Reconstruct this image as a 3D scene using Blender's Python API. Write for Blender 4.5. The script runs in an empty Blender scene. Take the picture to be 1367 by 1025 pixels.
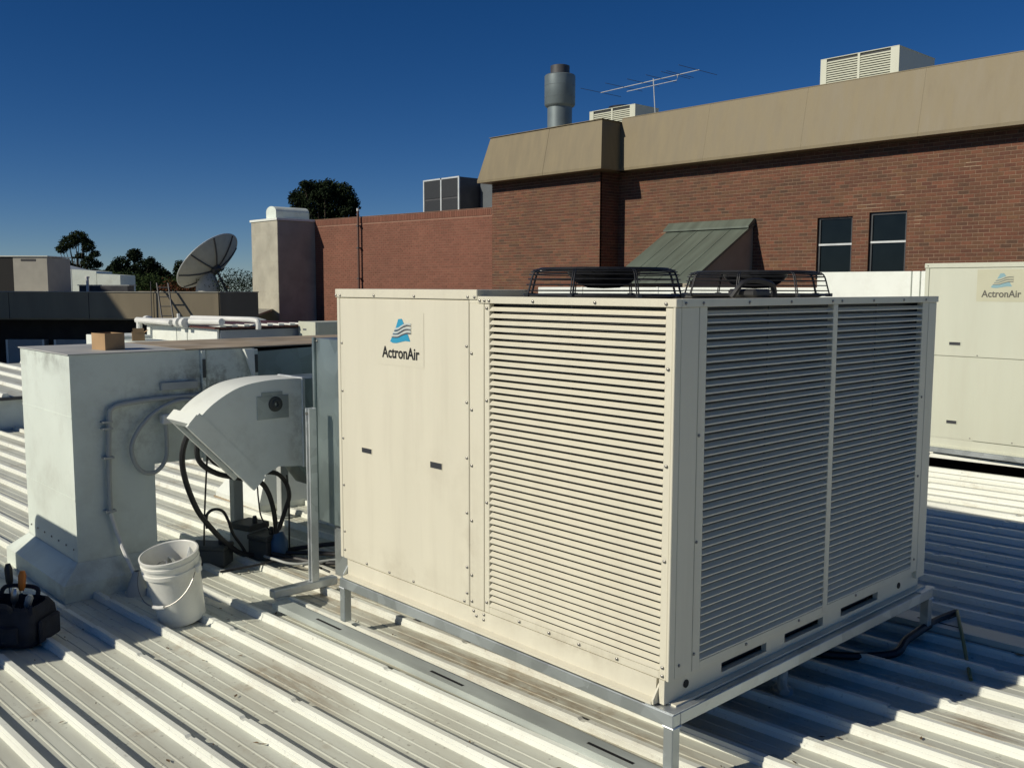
import bpy, math, random
from mathutils import Vector, Matrix
random.seed(7)
U = 0.85            # all measurements below are in "site units" of 0.85 m
R = math.radians
scn = bpy.context.scene
col = scn.collection

# ------------------------------------------------------------------ camera
CAM = Vector((2.0518, -2.6802, 1.8393))
YAW, PITCH, ROLL = R(-47.273), R(-5.845), R(0.144)
F_PX = 1259.9
fwd = Vector((math.sin(YAW)*math.cos(PITCH), math.cos(YAW)*math.cos(PITCH), math.sin(PITCH)))
rgt0 = Vector((math.cos(YAW), -math.sin(YAW), 0))
up0 = rgt0.cross(fwd)
rgt = math.cos(ROLL)*rgt0 + math.sin(ROLL)*up0
upv = -math.sin(ROLL)*rgt0 + math.cos(ROLL)*up0
cd = bpy.data.cameras.new('camera')
cd.sensor_fit = 'HORIZONTAL'
cd.sensor_width = 36.0
cd.lens = 36.0*F_PX/1367.0
cd.clip_start = 0.05
cd.clip_end = 3000
cam = bpy.data.objects.new('camera', cd)
col.objects.link(cam)
M = Matrix((rgt, upv, -fwd)).transposed().to_4x4()
M.translation = CAM*U
cam.matrix_world = M
scn.camera = cam

# ------------------------------------------------------------------ sky, sun, exposure
SUN_EL = R(30.0)
sd = Vector((0.29, 0.957, 0)).normalized()          # the way shadows fall, in plan
world = bpy.data.worlds.new('World')
scn.world = world
world.use_nodes = True
wn, wl = world.node_tree.nodes, world.node_tree.links
wn.clear()
sky = wn.new('ShaderNodeTexSky')
sky.sky_type = 'NISHITA'
sky.sun_disc = False
sky.sun_elevation = SUN_EL
sky.sun_rotation = math.atan2(-sd.x, -sd.y)
sky.altitude = 0
sky.air_density = 0.6
sky.dust_density = 0.0
sky.ozone_density = 4.0
hsv = wn.new('ShaderNodeHueSaturation')          # the phone's film look: a deep clear blue all round
hsv.inputs['Saturation'].default_value = 1.27
hsv.inputs['Hue'].default_value = 0.508
bg = wn.new('ShaderNodeBackground')
bg.inputs['Strength'].default_value = 0.053
wo = wn.new('ShaderNodeOutputWorld')
wl.new(sky.outputs[0], hsv.inputs['Color'])
wl.new(hsv.outputs[0], bg.inputs['Color'])
wl.new(bg.outputs[0], wo.inputs['Surface'])
sl = bpy.data.lights.new('sun', 'SUN')
sl.energy = 3.7
sl.angle = R(0.53)
sl.color = (1.0, 0.93, 0.78)
sun = bpy.data.objects.new('sun', sl)
col.objects.link(sun)
sdir = Vector((sd.x*math.cos(SUN_EL), sd.y*math.cos(SUN_EL), -math.sin(SUN_EL)))
sun.rotation_euler = sdir.to_track_quat('-Z', 'Y').to_euler()
sun.location = (-10*sd.x, -10*sd.y, 20)
scn.view_settings.view_transform = 'Standard'
scn.view_settings.look = 'None'
scn.view_settings.exposure = 0.0
scn.view_settings.gamma = 1.0
scn.view_settings.use_curve_mapping = False
scn.cycles.max_bounces = 6
scn.cycles.use_denoising = True

# ------------------------------------------------------------------ mesh helpers
org = {}
class MB:
    def __init__(self):
        self.v = []; self.f = []; self.m = []; self.mi = 0
    def add(self, vs, fs):
        n = len(self.v)
        self.v += [Vector(p) for p in vs]
        for q in fs:
            self.f.append([i+n for i in q]); self.m.append(self.mi)
        return self
    def box(self, x0, x1, y0, y1, z0, z1, b=0.0):
        if b <= 0:
            vs = [(x, y, z) for z in (z0, z1) for y in (y0, y1) for x in (x0, x1)]
            return self.add(vs, [(0,2,3,1),(4,5,7,6),(0,1,5,4),(2,6,7,3),(0,4,6,2),(1,3,7,5)])
        lo, hi = (x0, y0, z0), (x1, y1, z1)
        vs = []; idx = {}
        for sx in (0,1):
            for sy in (0,1):
                for sz in (0,1):
                    s = (sx, sy, sz)
                    for a in range(3):
                        p = []
                        for k in range(3):
                            e = hi[k] if s[k] else lo[k]
                            if k != a: e += -b if s[k] else b
                            p.append(e)
                        idx[(s, a)] = len(vs); vs.append(p)
        fs = []
        for a in range(3):
            o1, o2 = (a+1) % 3, (a+2) % 3
            for s in (0,1):
                q = []
                for (u, w) in ((0,0),(1,0),(1,1),(0,1)):
                    t = [0,0,0]; t[a] = s; t[o1] = u; t[o2] = w
                    q.append(idx[(tuple(t), a)])
                fs.append(q if s else q[::-1])
        for a in range(3):
            o1, o2 = (a+1) % 3, (a+2) % 3
            for u in (0,1):
                for w in (0,1):
                    t0 = [0,0,0]; t0[o1] = u; t0[o2] = w; t1 = t0[:]; t1[a] = 1
                    q = [idx[(tuple(t0), o1)], idx[(tuple(t1), o1)], idx[(tuple(t1), o2)], idx[(tuple(t0), o2)]]
                    fs.append(q if (u ^ w) == 0 else q[::-1])
        for sx in (0,1):
            for sy in (0,1):
                for sz in (0,1):
                    s = (sx, sy, sz); q = [idx[(s,0)], idx[(s,1)], idx[(s,2)]]
                    fs.append(q if (sx+sy+sz) % 2 == 1 else q[::-1])
        return self.add(vs, fs)
    def obox(self, p0, p1, t, z0, z1):
        """upright slab from plan point p0 to p1, thickness t on the left-hand side"""
        a, b = Vector((*p0, 0)), Vector((*p1, 0))
        n = Vector((-(b-a).y, (b-a).x, 0)).normalized()*t
        vs = [(*(q.xy), z) for z in (z0, z1) for q in (a, b, b+n, a+n)]
        return self.add(vs, [(3,2,1,0),(4,5,6,7),(0,1,5,4),(1,2,6,5),(2,3,7,6),(3,0,4,7)])
    def prism(self, poly, axis, a, b):
        """poly = 2D points; axis 'x': (y,z), 'y': (x,z), 'z': (x,y)"""
        def P(p, t): return {'x': (t, p[0], p[1]), 'y': (p[0], t, p[1]), 'z': (p[0], p[1], t)}[axis]
        n = len(poly)
        area = sum(poly[i][0]*poly[(i+1) % n][1]-poly[(i+1) % n][0]*poly[i][1] for i in range(n))
        if (area < 0) != (axis == 'y'): poly = poly[::-1]
        if a > b: a, b = b, a
        vs = [P(p, a) for p in poly] + [P(p, b) for p in poly]
        fs = [tuple(range(n))[::-1], tuple(range(n, 2*n))]
        fs += [(i, (i+1) % n, (i+1) % n+n, i+n) for i in range(n)]
        return self.add(vs, fs)
    def tube(self, pts, r, n=8, cap=True, closed=False):
        pts = [Vector(p) for p in pts]; m = len(pts)
        rs = r if isinstance(r, (list, tuple)) else [r]*m
        vs = []; prev = None
        for i, p in enumerate(pts):
            if closed: d = pts[(i+1) % m]-pts[i-1]
            else: d = pts[min(i+1, m-1)]-pts[max(i-1, 0)]
            d.normalize()
            if prev is None:
                a = Vector((0,0,1)) if abs(d.z) < .9 else Vector((1,0,0))
                u = d.cross(a).normalized()
            else:
                u = (prev-d*prev.dot(d)).normalized()
            prev = u; w = d.cross(u)
            for k in range(n):
                t = 2*math.pi*k/n
                vs.append(p+(u*math.cos(t)+w*math.sin(t))*rs[i])
        fs = []
        for i in range(m if closed else m-1):
            j = (i+1) % m
            for k in range(n):
                fs.append((i*n+k, i*n+(k+1) % n, j*n+(k+1) % n, j*n+k))
        if cap and not closed:
            fs += [tuple(range(n))[::-1], tuple(range((m-1)*n, m*n))]
        return self.add(vs, fs)
    def lathe(self, prof, c, n=32, mat=None):
        """prof = [(r,z)] going up, spun about +z, then mat (3x3) and moved to c"""
        vs = []; fs = []; c = Vector(c)
        for r, z in prof:
            for k in range(n):
                t = 2*math.pi*k/n
                p = Vector((r*math.cos(t), r*math.sin(t), z))
                vs.append((mat @ p if mat else p)+c)
        for i in range(len(prof)-1):
            for k in range(n):
                fs.append((i*n+k, i*n+(k+1) % n, (i+1)*n+(k+1) % n, (i+1)*n+k))
        return self.add(vs, fs)
    def xf(self, mat, c):
        """rotate everything by mat about c"""
        c = Vector(c); self.v = [mat @ (p-c)+c for p in self.v]; return self
    def mesh(self, name, mats, o=Vector((0,0,0)), smooth=False):
        me = bpy.data.meshes.new(name)
        me.from_pydata([((p-o)*U)[:] for p in self.v], [], self.f)
        for m in (mats if isinstance(mats, (list, tuple)) else [mats]): me.materials.append(m)
        if max(self.m, default=0) > 0: me.polygons.foreach_set('material_index', self.m)
        if smooth:
            me.polygons.foreach_set('use_smooth', [True]*len(me.polygons))
            me.set_sharp_from_angle(angle=R(35))
        me.update()
        return me
    def build(self, name, mats, parent=None, at=None, smooth=False, label=None, kind=None):
        o0 = Vector(at) if at is not None else (org[parent] if parent else Vector((0,0,0)))
        o = bpy.data.objects.new(name, self.mesh(name, mats, o0, smooth))
        col.objects.link(o)
        org[o] = o0
        if parent:
            o.parent = parent; o.location = (o0-org[parent])*U
        else: o.location = o0*U
        if label: o['label'] = label
        if kind: o['kind'] = kind
        return o

def tag(o, label, cat, group=None):
    o['label'] = label; o['category'] = cat
    if group: o['group'] = group
    return o
def thing(name, label, cat, base, group=None):
    o = bpy.data.objects.new(name, None); col.objects.link(o)
    o.empty_display_size = 0.1
    org[o] = Vector(base); o.location = org[o]*U
    return tag(o, label, cat, group)
def inst(me, name, parent, pos, rot=None, kind=None):
    """another object on shared mesh data, at site position pos"""
    o = bpy.data.objects.new(name, me); col.objects.link(o)
    org[o] = Vector(pos); o.parent = parent; o.location = (org[o]-org[parent])*U
    if rot: o.rotation_euler = rot
    if kind: o['kind'] = kind
    return o
def B(*a, **k): return MB().box(*a, **k)

# ------------------------------------------------------------------ materials
def newmat(name):
    m = bpy.data.materials.new(name); m.use_nodes = True
    nt = m.node_tree
    return m, nt, nt.nodes, nt.links, nt.nodes['Principled BSDF']
def ramp(N, stops):
    r = N.new('ShaderNodeValToRGB'); e = r.color_ramp.elements
    while len(e) > 1: e.remove(e[-1])
    for i, (p, c) in enumerate(stops):
        q = e[0] if i == 0 else e.new(p)
        q.position = p; q.color = (*c, 1) if len(c) == 3 else c
    return r
def pm(name, colr, rough=.5, metal=0., var=.06, scale=3., stretch=(1,1,1), dirt=None, damt=.5, dscale=6.,
       bump=0., bscale=40., spec=.5, rvar=.12):
    """painted / plain surface: colour with broad variation, optional dirt in noise patches, fine relief"""
    m, nt, N, L, b = newmat(name)
    g = N.new('ShaderNodeNewGeometry')
    mp = N.new('ShaderNodeMapping'); mp.inputs['Scale'].default_value = stretch
    L.new(g.outputs['Position'], mp.inputs[0])
    n1 = N.new('ShaderNodeTexNoise'); n1.inputs['Scale'].default_value = scale; n1.inputs['Detail'].default_value = 6
    L.new(mp.outputs[0], n1.inputs['Vector'])
    c0 = [max(0, x*(1-var*1.6)) for x in colr]; c1 = [min(1, x*(1+var)) for x in colr]
    r1 = ramp(N, [(.3, c0), (.7, c1)])
    L.new(n1.outputs['Fac'], r1.inputs[0])
    out = r1.outputs[0]
    if dirt:
        n2 = N.new('ShaderNodeTexNoise'); n2.inputs['Scale'].default_value = dscale; n2.inputs['Detail'].default_value = 9
        n2.inputs['Roughness'].default_value = .68
        L.new(mp.outputs[0], n2.inputs['Vector'])
        r2 = ramp(N, [(.48, (0,0,0)), (.72, (damt,)*3)])
        L.new(n2.outputs['Fac'], r2.inputs[0])
        mx = N.new('ShaderNodeMix'); mx.data_type = 'RGBA'
        L.new(r2.outputs[0], mx.inputs[0]); L.new(out, mx.inputs[6]); mx.inputs[7].default_value = (*dirt, 1)
        out = mx.outputs[2]
    L.new(out, b.inputs['Base Color'])
    rr = N.new('ShaderNodeMapRange'); rr.inputs[3].default_value = max(.05, rough-rvar); rr.inputs[4].default_value = min(1, rough+rvar)
    L.new(n1.outputs['Fac'], rr.inputs[0]); L.new(rr.outputs[0], b.inputs['Roughness'])
    b.inputs['Metallic'].default_value = metal
    b.inputs['Specular IOR Level'].default_value = spec
    if bump:
        n3 = N.new('ShaderNodeTexNoise'); n3.inputs['Scale'].default_value = bscale; n3.inputs['Detail'].default_value = 4
        L.new(g.outputs['Position'], n3.inputs['Vector'])
        bp = N.new('ShaderNodeBump'); bp.inputs['Strength'].default_value = bump; bp.inputs['Distance'].default_value = .01
        L.new(n3.outputs['Fac'], bp.inputs['Height']); L.new(bp.outputs[0], b.inputs['Normal'])
    return m
def grime(mat, spots, colr):
    """hand-rubbed grime and sealant smears round given points of an existing paint"""
    nt = mat.node_tree; N, L = nt.nodes, nt.links; b = N['Principled BSDF']
    src = b.inputs['Base Color'].links[0].from_socket; g = N.new('ShaderNodeNewGeometry')
    for (p, sc, amt, nsc) in spots:
        m2 = N.new('ShaderNodeMapping'); m2.vector_type = 'TEXTURE'
        m2.inputs['Location'].default_value = [c*U for c in p]; m2.inputs['Scale'].default_value = [c*U for c in sc]
        L.new(g.outputs['Position'], m2.inputs[0])
        gr = N.new('ShaderNodeTexGradient'); gr.gradient_type = 'SPHERICAL'; L.new(m2.outputs[0], gr.inputs[0])
        n = N.new('ShaderNodeTexNoise'); n.inputs['Scale'].default_value = nsc; n.inputs['Detail'].default_value = 9; n.inputs['Roughness'].default_value = .7
        L.new(g.outputs['Position'], n.inputs['Vector'])
        r = ramp(N, [(.44, (0,0,0)), (.64, (1,1,1))]); L.new(n.outputs['Fac'], r.inputs[0])
        mm = N.new('ShaderNodeMath'); mm.operation = 'MULTIPLY'; L.new(gr.outputs['Fac'], mm.inputs[0]); L.new(r.outputs[0], mm.inputs[1])
        m6 = N.new('ShaderNodeMath'); m6.operation = 'MULTIPLY'; m6.use_clamp = True; m6.inputs[1].default_value = amt*2; L.new(mm.outputs[0], m6.inputs[0])
        mx = N.new('ShaderNodeMix'); mx.data_type = 'RGBA'; L.new(m6.outputs[0], mx.inputs[0]); L.new(src, mx.inputs[6]); mx.inputs[7].default_value = (*colr, 1)
        src = mx.outputs[2]
    L.new(src, b.inputs['Base Color'])
def galv(name, colr=(.50,.54,.55), rough=.38, sp=14.):
    """galvanised sheet: metal with crystalline spangle and slight buckling"""
    m, nt, N, L, b = newmat(name)
    g = N.new('ShaderNodeNewGeometry')
    v = N.new('ShaderNodeTexVoronoi'); v.inputs['Scale'].default_value = sp
    L.new(g.outputs['Position'], v.inputs['Vector'])
    n = N.new('ShaderNodeTexNoise'); n.inputs['Scale'].default_value = 2.2; n.inputs['Detail'].default_value = 5
    L.new(g.outputs['Position'], n.inputs['Vector'])
    sep = N.new('ShaderNodeSeparateColor'); L.new(v.outputs['Color'], sep.inputs[0])
    ad = N.new('ShaderNodeMath'); ad.operation = 'MULTIPLY_ADD'; ad.inputs[1].default_value = .35
    L.new(sep.outputs[0], ad.inputs[0]); L.new(n.outputs['Fac'], ad.inputs[2])
    r = ramp(N, [(.3, [c*.78 for c in colr]), (.9, [min(1, c*1.15) for c in colr])])
    L.new(ad.outputs[0], r.inputs[0]); L.new(r.outputs[0], b.inputs['Base Color'])
    mr = N.new('ShaderNodeMapRange'); mr.inputs[3].default_value = rough-.08; mr.inputs[4].default_value = rough+.14
    L.new(ad.outputs[0], mr.inputs[0]); L.new(mr.outputs[0], b.inputs['Roughness'])
    b.inputs['Metallic'].default_value = .85
    bp = N.new('ShaderNodeBump'); bp.inputs['Strength'].default_value = .12; bp.inputs['Distance'].default_value = .03
    L.new(n.outputs['Fac'], bp.inputs['Height']); L.new(bp.outputs[0], b.inputs['Normal'])
    return m
def brickmat(name, pal):
    """fired clay, one shade per brick"""
    m, nt, N, L, b = newmat(name)
    g = N.new('ShaderNodeNewGeometry'); oi = N.new('ShaderNodeObjectInfo')
    a = N.new('ShaderNodeMath'); a.operation = 'ADD'
    L.new(g.outputs['Random Per Island'], a.inputs[0]); L.new(oi.outputs['Random'], a.inputs[1])
    fr = N.new('ShaderNodeMath'); fr.operation = 'FRACT'; L.new(a.outputs[0], fr.inputs[0])
    r = ramp(N, [(i/(len(pal)-1), c) for i, c in enumerate(pal)])
    L.new(fr.outputs[0], r.inputs[0])
    n = N.new('ShaderNodeTexNoise'); n.inputs['Scale'].default_value = 25; n.inputs['Detail'].default_value = 5
    L.new(g.outputs['Position'], n.inputs['Vector'])
    n2 = N.new('ShaderNodeTexNoise'); n2.inputs['Scale'].default_value = .6; n2.inputs['Detail'].default_value = 3
    L.new(g.outputs['Position'], n2.inputs['Vector'])
    s = N.new('ShaderNodeMath'); s.operation = 'ADD'; L.new(n.outputs['Fac'], s.inputs[0]); L.new(n2.outputs['Fac'], s.inputs[1])
    mr = N.new('ShaderNodeMapRange'); mr.inputs[1].default_value = .6; mr.inputs[2].default_value = 1.4
    mr.inputs[3].default_value = .72; mr.inputs[4].default_value = 1.25
    L.new(s.outputs[0], mr.inputs[0])
    mx = N.new('ShaderNodeMix'); mx.data_type = 'RGBA'; mx.blend_type = 'MULTIPLY'; mx.inputs[0].default_value = 1
    L.new(r.outputs[0], mx.inputs[6]); L.new(mr.outputs[0], mx.inputs[7])
    L.new(mx.outputs[2], b.inputs['Base Color'])
    b.inputs['Roughness'].default_value = .85
    bp = N.new('ShaderNodeBump'); bp.inputs['Strength'].default_value = .4; bp.inputs['Distance'].default_value = .006
    L.new(n.outputs['Fac'], bp.inputs['Height']); L.new(bp.outputs[0], b.inputs['Normal'])
    return m
def leafmat(name, c0, c1):
    m, nt, N, L, b = newmat(name)
    g = N.new('ShaderNodeNewGeometry')
    r = ramp(N, [(0, c0), (1, c1)])
    L.new(g.outputs['Random Per Island'], r.inputs[0]); L.new(r.outputs[0], b.inputs['Base Color'])
    b.inputs['Roughness'].default_value = .8
    b.inputs['Specular IOR Level'].default_value = .08
    return m
def roofmat(name, base, dirtc, damt, streak=1.0):
    """old white roof sheet: chalky paint, dirt lying in streaks along the ribs, brown water stains, specks"""
    m, nt, N, L, b = newmat(name)
    g = N.new('ShaderNodeNewGeometry')
    mp = N.new('ShaderNodeMapping'); mp.inputs['Scale'].default_value = (.9, 6, 3)
    L.new(g.outputs['Position'], mp.inputs[0])
    def noise(sc, vec, det=7, ro=.6):
        n = N.new('ShaderNodeTexNoise'); n.inputs['Scale'].default_value = sc; n.inputs['Detail'].default_value = det
        n.inputs['Roughness'].default_value = ro; L.new(vec, n.inputs['Vector']); return n
    n1 = noise(1.6, mp.outputs[0]); n2 = noise(1.1, g.outputs['Position'], 5); n3 = noise(38, g.outputs['Position'], 3); n4 = noise(9, g.outputs['Position'], 8, .7)
    r1 = ramp(N, [(.38, (0,0,0)), (.66, (damt,)*3)]); L.new(n1.outputs['Fac'], r1.inputs[0])
    def mix(fac, a, c, col_in=False):
        mx = N.new('ShaderNodeMix'); mx.data_type = 'RGBA'
        L.new(fac, mx.inputs[0]); L.new(a, mx.inputs[6])
        if col_in: L.new(c, mx.inputs[7])
        else: mx.inputs[7].default_value = (*c, 1)
        return mx.outputs[2]
    rb = ramp(N, [(.3, [x*.93 for x in base]), (.7, base)]); L.new(n2.outputs['Fac'], rb.inputs[0])
    c = mix(r1.outputs[0], rb.outputs[0], dirtc)
    # brown silt: only in patches
    m1 = N.new('ShaderNodeMath'); m1.operation = 'MULTIPLY'; L.new(n2.outputs['Fac'], m1.inputs[0]); L.new(n4.outputs['Fac'], m1.inputs[1])
    r2 = ramp(N, [(.285, (0,0,0)), (.40, (.6*streak,)*3)]); L.new(m1.outputs[0], r2.inputs[0])
    c = mix(r2.outputs[0], c, (.33,.24,.14))
    r3 = ramp(N, [(.63, (0,0,0)), (.72, (.55*streak,)*3)]); L.new(n3.outputs['Fac'], r3.inputs[0])
    c = mix(r3.outputs[0], c, (.16,.14,.11))
    # silt washed out along the pans round the stand and the strut foot
    for (cx_, cy_, rx_, ry_, amt) in ((-1.2,.16,1.9,.32,.62), (-2.9,.55,.8,.55,.8), (-.2,2.0,.5,.4,.4), (.62,1.3,.22,.16,.8), (-1.75,-.55,.5,.22,.6)):
        m2 = N.new('ShaderNodeMapping'); m2.vector_type = 'TEXTURE'
        m2.inputs['Location'].default_value = (cx_*U, cy_*U, 0); m2.inputs['Scale'].default_value = (rx_*U, ry_*U, 1)
        L.new(g.outputs['Position'], m2.inputs[0])
        gr = N.new('ShaderNodeTexGradient'); gr.gradient_type = 'SPHERICAL'; L.new(m2.outputs[0], gr.inputs[0])
        mm = N.new('ShaderNodeMath'); mm.operation = 'MULTIPLY'; L.new(gr.outputs['Fac'], mm.inputs[0])
        n5 = noise(5.0, mp.outputs[0], 8, .7); r5 = ramp(N, [(.36, (0,0,0)), (.62, (1,1,1))]); L.new(n5.outputs['Fac'], r5.inputs[0])
        L.new(r5.outputs[0], mm.inputs[1])
        m6 = N.new('ShaderNodeMath'); m6.operation = 'MULTIPLY'; m6.inputs[1].default_value = amt*1.6*streak; m6.use_clamp = True; L.new(mm.outputs[0], m6.inputs[0])
        c = mix(m6.outputs[0], c, (.27,.20,.125))
    L.new(c, b.inputs['Base Color'])
    b.inputs['Roughness'].default_value = .48
    b.inputs['Specular IOR Level'].default_value = .35
    bp = N.new('ShaderNodeBump'); bp.inputs['Strength'].default_value = .06; bp.inputs['Distance'].default_value = .02
    L.new(n1.outputs['Fac'], bp.inputs['Height']); L.new(bp.outputs[0], b.inputs['Normal'])
    return m

CREAM = pm('cream_powder_coat', (.705,.67,.54), .42, var=.02, scale=1.2, stretch=(5,5,.5), dirt=(.48,.43,.33), damt=.20, dscale=2.5, bump=.10, bscale=3.5)
CREAM2 = pm('pale_powder_coat', (.60,.615,.50), .42, var=.02, scale=1.2, stretch=(4,4,.5), dirt=(.5,.47,.36), damt=.2, dscale=2, bump=.1, bscale=3)
DARK = pm('black_inside', (.012,.012,.013), .8, var=.2)
COIL = pm('coil_fins', (.035,.038,.042), .55, metal=.3, var=.25, scale=30, stretch=(1,1,8))
SEAM = pm('seam_shadow_gasket', (.10,.095,.08), .8)
SCREW = pm('zinc_screw', (.28,.27,.25), .35, metal=.8)
GALV = galv('galvanised_steel')
GALVR = pm('dull_zinc_channel', (.50,.54,.50), .5, metal=.15, var=.14, scale=2.5, stretch=(1,4,1))
GALVD = galv('dull_galvanised_sheet', (.36,.43,.43), .34, 9)
GALVB = galv('bright_galvanised_strut', (.66,.69,.70), .42, 20)
WHITE = pm('white_duct_paint', (.735,.80,.73), .5, var=.05, scale=2, dirt=(.42,.42,.36), damt=.36, dscale=3, bump=.08, bscale=14)
WHITE2 = pm('fresh_white_paint', (.82,.85,.79), .45, var=.03, scale=2, dirt=(.5,.48,.4), damt=.2)
RUSTLID = pm('stained_duct_lid', (.40,.32,.22), .75, var=.25, scale=3, dirt=(.55,.50,.42), damt=.7, dscale=4)
GREYLID = pm('grey_duct_lid', (.50,.50,.47), .6, var=.12, scale=3)
PVC = pm('white_plastic_pipe', (.78,.78,.74), .38, var=.05)
GREYPVC = pm('grey_conduit', (.44,.46,.44), .45, var=.08)
RUBBER = pm('black_rubber', (.022,.022,.024), .5, var=.2)
GUARD = pm('black_coated_wire', (.018,.019,.022), .4, var=.2)
PLASTIC = pm('white_bucket_plastic', (.80,.80,.74), .4, var=.05, scale=5, dirt=(.5,.46,.38), damt=.4, dscale=7, bump=.04)
FILM = pm('clear_grey_film', (.6,.62,.6), .25, var=.1)
CARD = pm('cardboard', (.42,.27,.14), .85, var=.1, scale=8)
FABRIC = pm('navy_black_canvas', (.018,.022,.034), .85, var=.3, scale=20, bump=.5, bscale=220)
ORANGE = pm('orange_grip', (.55,.17,.02), .5)
STEEL = pm('tool_steel', (.55,.56,.57), .3, metal=.9)
BLUEP = pm('blue_plug', (.03,.10,.22), .45)
BROWNBOX = pm('dark_metal_box', (.07,.075,.07), .6, var=.2)
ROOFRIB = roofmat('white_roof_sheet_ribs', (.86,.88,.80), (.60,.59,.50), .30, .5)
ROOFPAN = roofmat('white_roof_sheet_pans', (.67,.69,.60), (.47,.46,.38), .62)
BRICKC = [(.125,.050,.028), (.150,.058,.032), (.085,.046,.027), (.175,.066,.036), (.130,.064,.033), (.110,.043,.026), (.150,.074,.036)]
BRICK = brickmat('dark_red_brick', BRICKC)
BRICK2 = brickmat('orange_red_brick', [(.19,.074,.046), (.215,.083,.052), (.175,.070,.043), (.225,.09,.057), (.195,.08,.05)])
MORTAR = pm('pale_mortar', (.30,.205,.14), .95, var=.15, scale=2)
MORTAR2 = pm('pink_mortar', (.30,.17,.12), .95, var=.12, scale=2)
FASCIA = pm('tan_fascia_sheet', (.225,.182,.105), .6, var=.08, scale=1.4, stretch=(3,3,.25), dirt=(.17,.135,.08), damt=.35, dscale=1.5)
FASCIAB = pm('brown_precast', (.30,.25,.165), .8, var=.10, scale=1.2, stretch=(2,2,.4))
CONC = pm('weathered_concrete', (.425,.405,.33), .85, var=.10, scale=1.6, dirt=(.28,.25,.2), damt=.5, dscale=2, bump=.15, bscale=20)
GREEN = pm('green_roof_sheet', (.125,.15,.12), .5, var=.12, scale=2, stretch=(3,.4,.4))
BEIGE = pm('beige_render', (.36,.32,.235), .8, var=.06)
GLASS = pm('dark_window_glass', (.008,.012,.014), .12, var=.1, spec=.22, rvar=.03)
WFRAME = pm('bronze_window_frame', (.05,.055,.06), .4)
SILV = pm('pale_aluminium', (.70,.72,.70), .35, metal=.3)
ZINC = pm('weathered_zinc_flue', (.19,.23,.24), .5, metal=.35, var=.12, scale=1.5)
DKGREY = pm('dark_grey_metal', (.07,.07,.075), .55, var=.15)
DISHM = pm('dish_grey_paint', (.46,.47,.43), .55, var=.06)
BARK = pm('bark', (.10,.075,.05), .9, var=.3, scale=8)
LEAF = [leafmat('gum_leaves', (.018,.028,.012), (.045,.062,.028)), leafmat('dark_leaves', (.010,.018,.009), (.028,.042,.018)),
        leafmat('hedge_leaves', (.02,.04,.012), (.055,.08,.026)), leafmat('rust_leaves', (.09,.035,.02), (.15,.06,.03))]
GROUND = pm('far_ground', (.10,.10,.075), .95, var=.3, scale=.05)
TANBOX = pm('carton_inside', (.30,.18,.09), .9)
LOGOB = pm('logo_blue', (.035,.32,.52), .4, var=.01)
LOGOG = pm('logo_grey', (.13,.14,.16), .4, var=.01)
LOGOK = pm('logo_black', (.02,.018,.016), .4, var=.01)
FADEB = pm('faded_blue', (.25,.42,.46), .5)
FADEG = pm('faded_grey', (.24,.25,.22), .5)
FADEK = pm('faded_black', (.11,.105,.085), .5)
STICK2 = pm('aged_sticker', (.56,.55,.40), .4, var=.03)
HREC = pm('handle_recess_plastic', (.03,.033,.04), .6)
LOGOL = pm('logo_pale', (.56,.60,.58), .4, var=.01)
STICK = pm('sticker', (.695,.66,.53), .38, var=.01)
DKDECK = pm('dark_roof_membrane', (.07,.07,.066), .9, var=.2)
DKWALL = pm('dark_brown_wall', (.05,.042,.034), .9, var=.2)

# ================================================================== SETTING
RA, RB, RC, RY0, RS = .0034, .0129, .0467, -1.5931, .2451
def zroof(x, y): return RA*x+RB*y
def ribfoot(i, x): return RY0+RC*x+RS*i

o = B(-700, 500, -500, 700, -7.2, -7).build('ground', GROUND); o['kind'] = 'structure'
roof = B(-11.35, 11, -8.4, 15.2, -.6, -.16).build('roof', DKGREY); roof['kind'] = 'structure'
PROF = [(0,0,0),(.004,.019,0),(.007,.0205,0),(.010,.038,0),(.035,.038,0),(.038,.0205,0),(.042,.019,0),(.046,0,0),
        (.113,0,1),(.117,.003,1),(.122,.003,1),(.126,0,1),(.172,0,1),(.176,.003,1),(.181,.003,1),(.185,0,1),(.2451,0,1)]
def roof_sheet(i0, xa, xb, dz):
    st = [xa]
    k = math.ceil((xa+1.53)/1.0); notch = set()
    while -1.53+k < xb-.1:
        x = -1.53+k
        if -5 < x < 4: 
            st += [x-.025, x-.012, x+.012, x+.025]; notch |= {len(st)-3, len(st)-2}
        else: st += [x]
        k += 1
    st.append(xb)
    mb = MB()
    for r in range(2):
        i = i0+r
        has = {j for j in notch if random.Random(i*977+j//4*31).random() < .5}
        n0 = len(mb.v); npr = len(PROF)
        wob = random.Random(i).uniform(-.004, .004)
        for j, x in enumerate(st):
            for v, z, m in PROF:
                if j in has and z > .01: z = z*.78 if z > .03 else z*.95
                y = ribfoot(i, x)+v+(wob if 0 < v < .06 else 0)
                mb.v.append(Vector((x, y, zroof(x, y)+z+dz)))
        for j in range(len(st)-1):
            for k2 in range(npr-1):
                a = n0+j*npr+k2
                mb.f.append([a, a+npr, a+npr+1, a+1]); mb.m.append(PROF[k2+1][2] if k2 > 6 else 0)
    # turned-down sheet end
    return mb
for q in range(-13, 33):
    i0 = q*2
    if i0 == 34: continue          # box gutter in front of the far unit
    xl = -3.05+random.uniform(-.05, .05)
    roof_sheet(i0, xl, 11, .004).build('roof_sheet', [ROOFRIB, ROOFPAN], roof)
    roof_sheet(i0, -11.35, xl+.06, -.003).build('roof_sheet', [ROOFRIB, ROOFPAN], roof)

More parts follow.
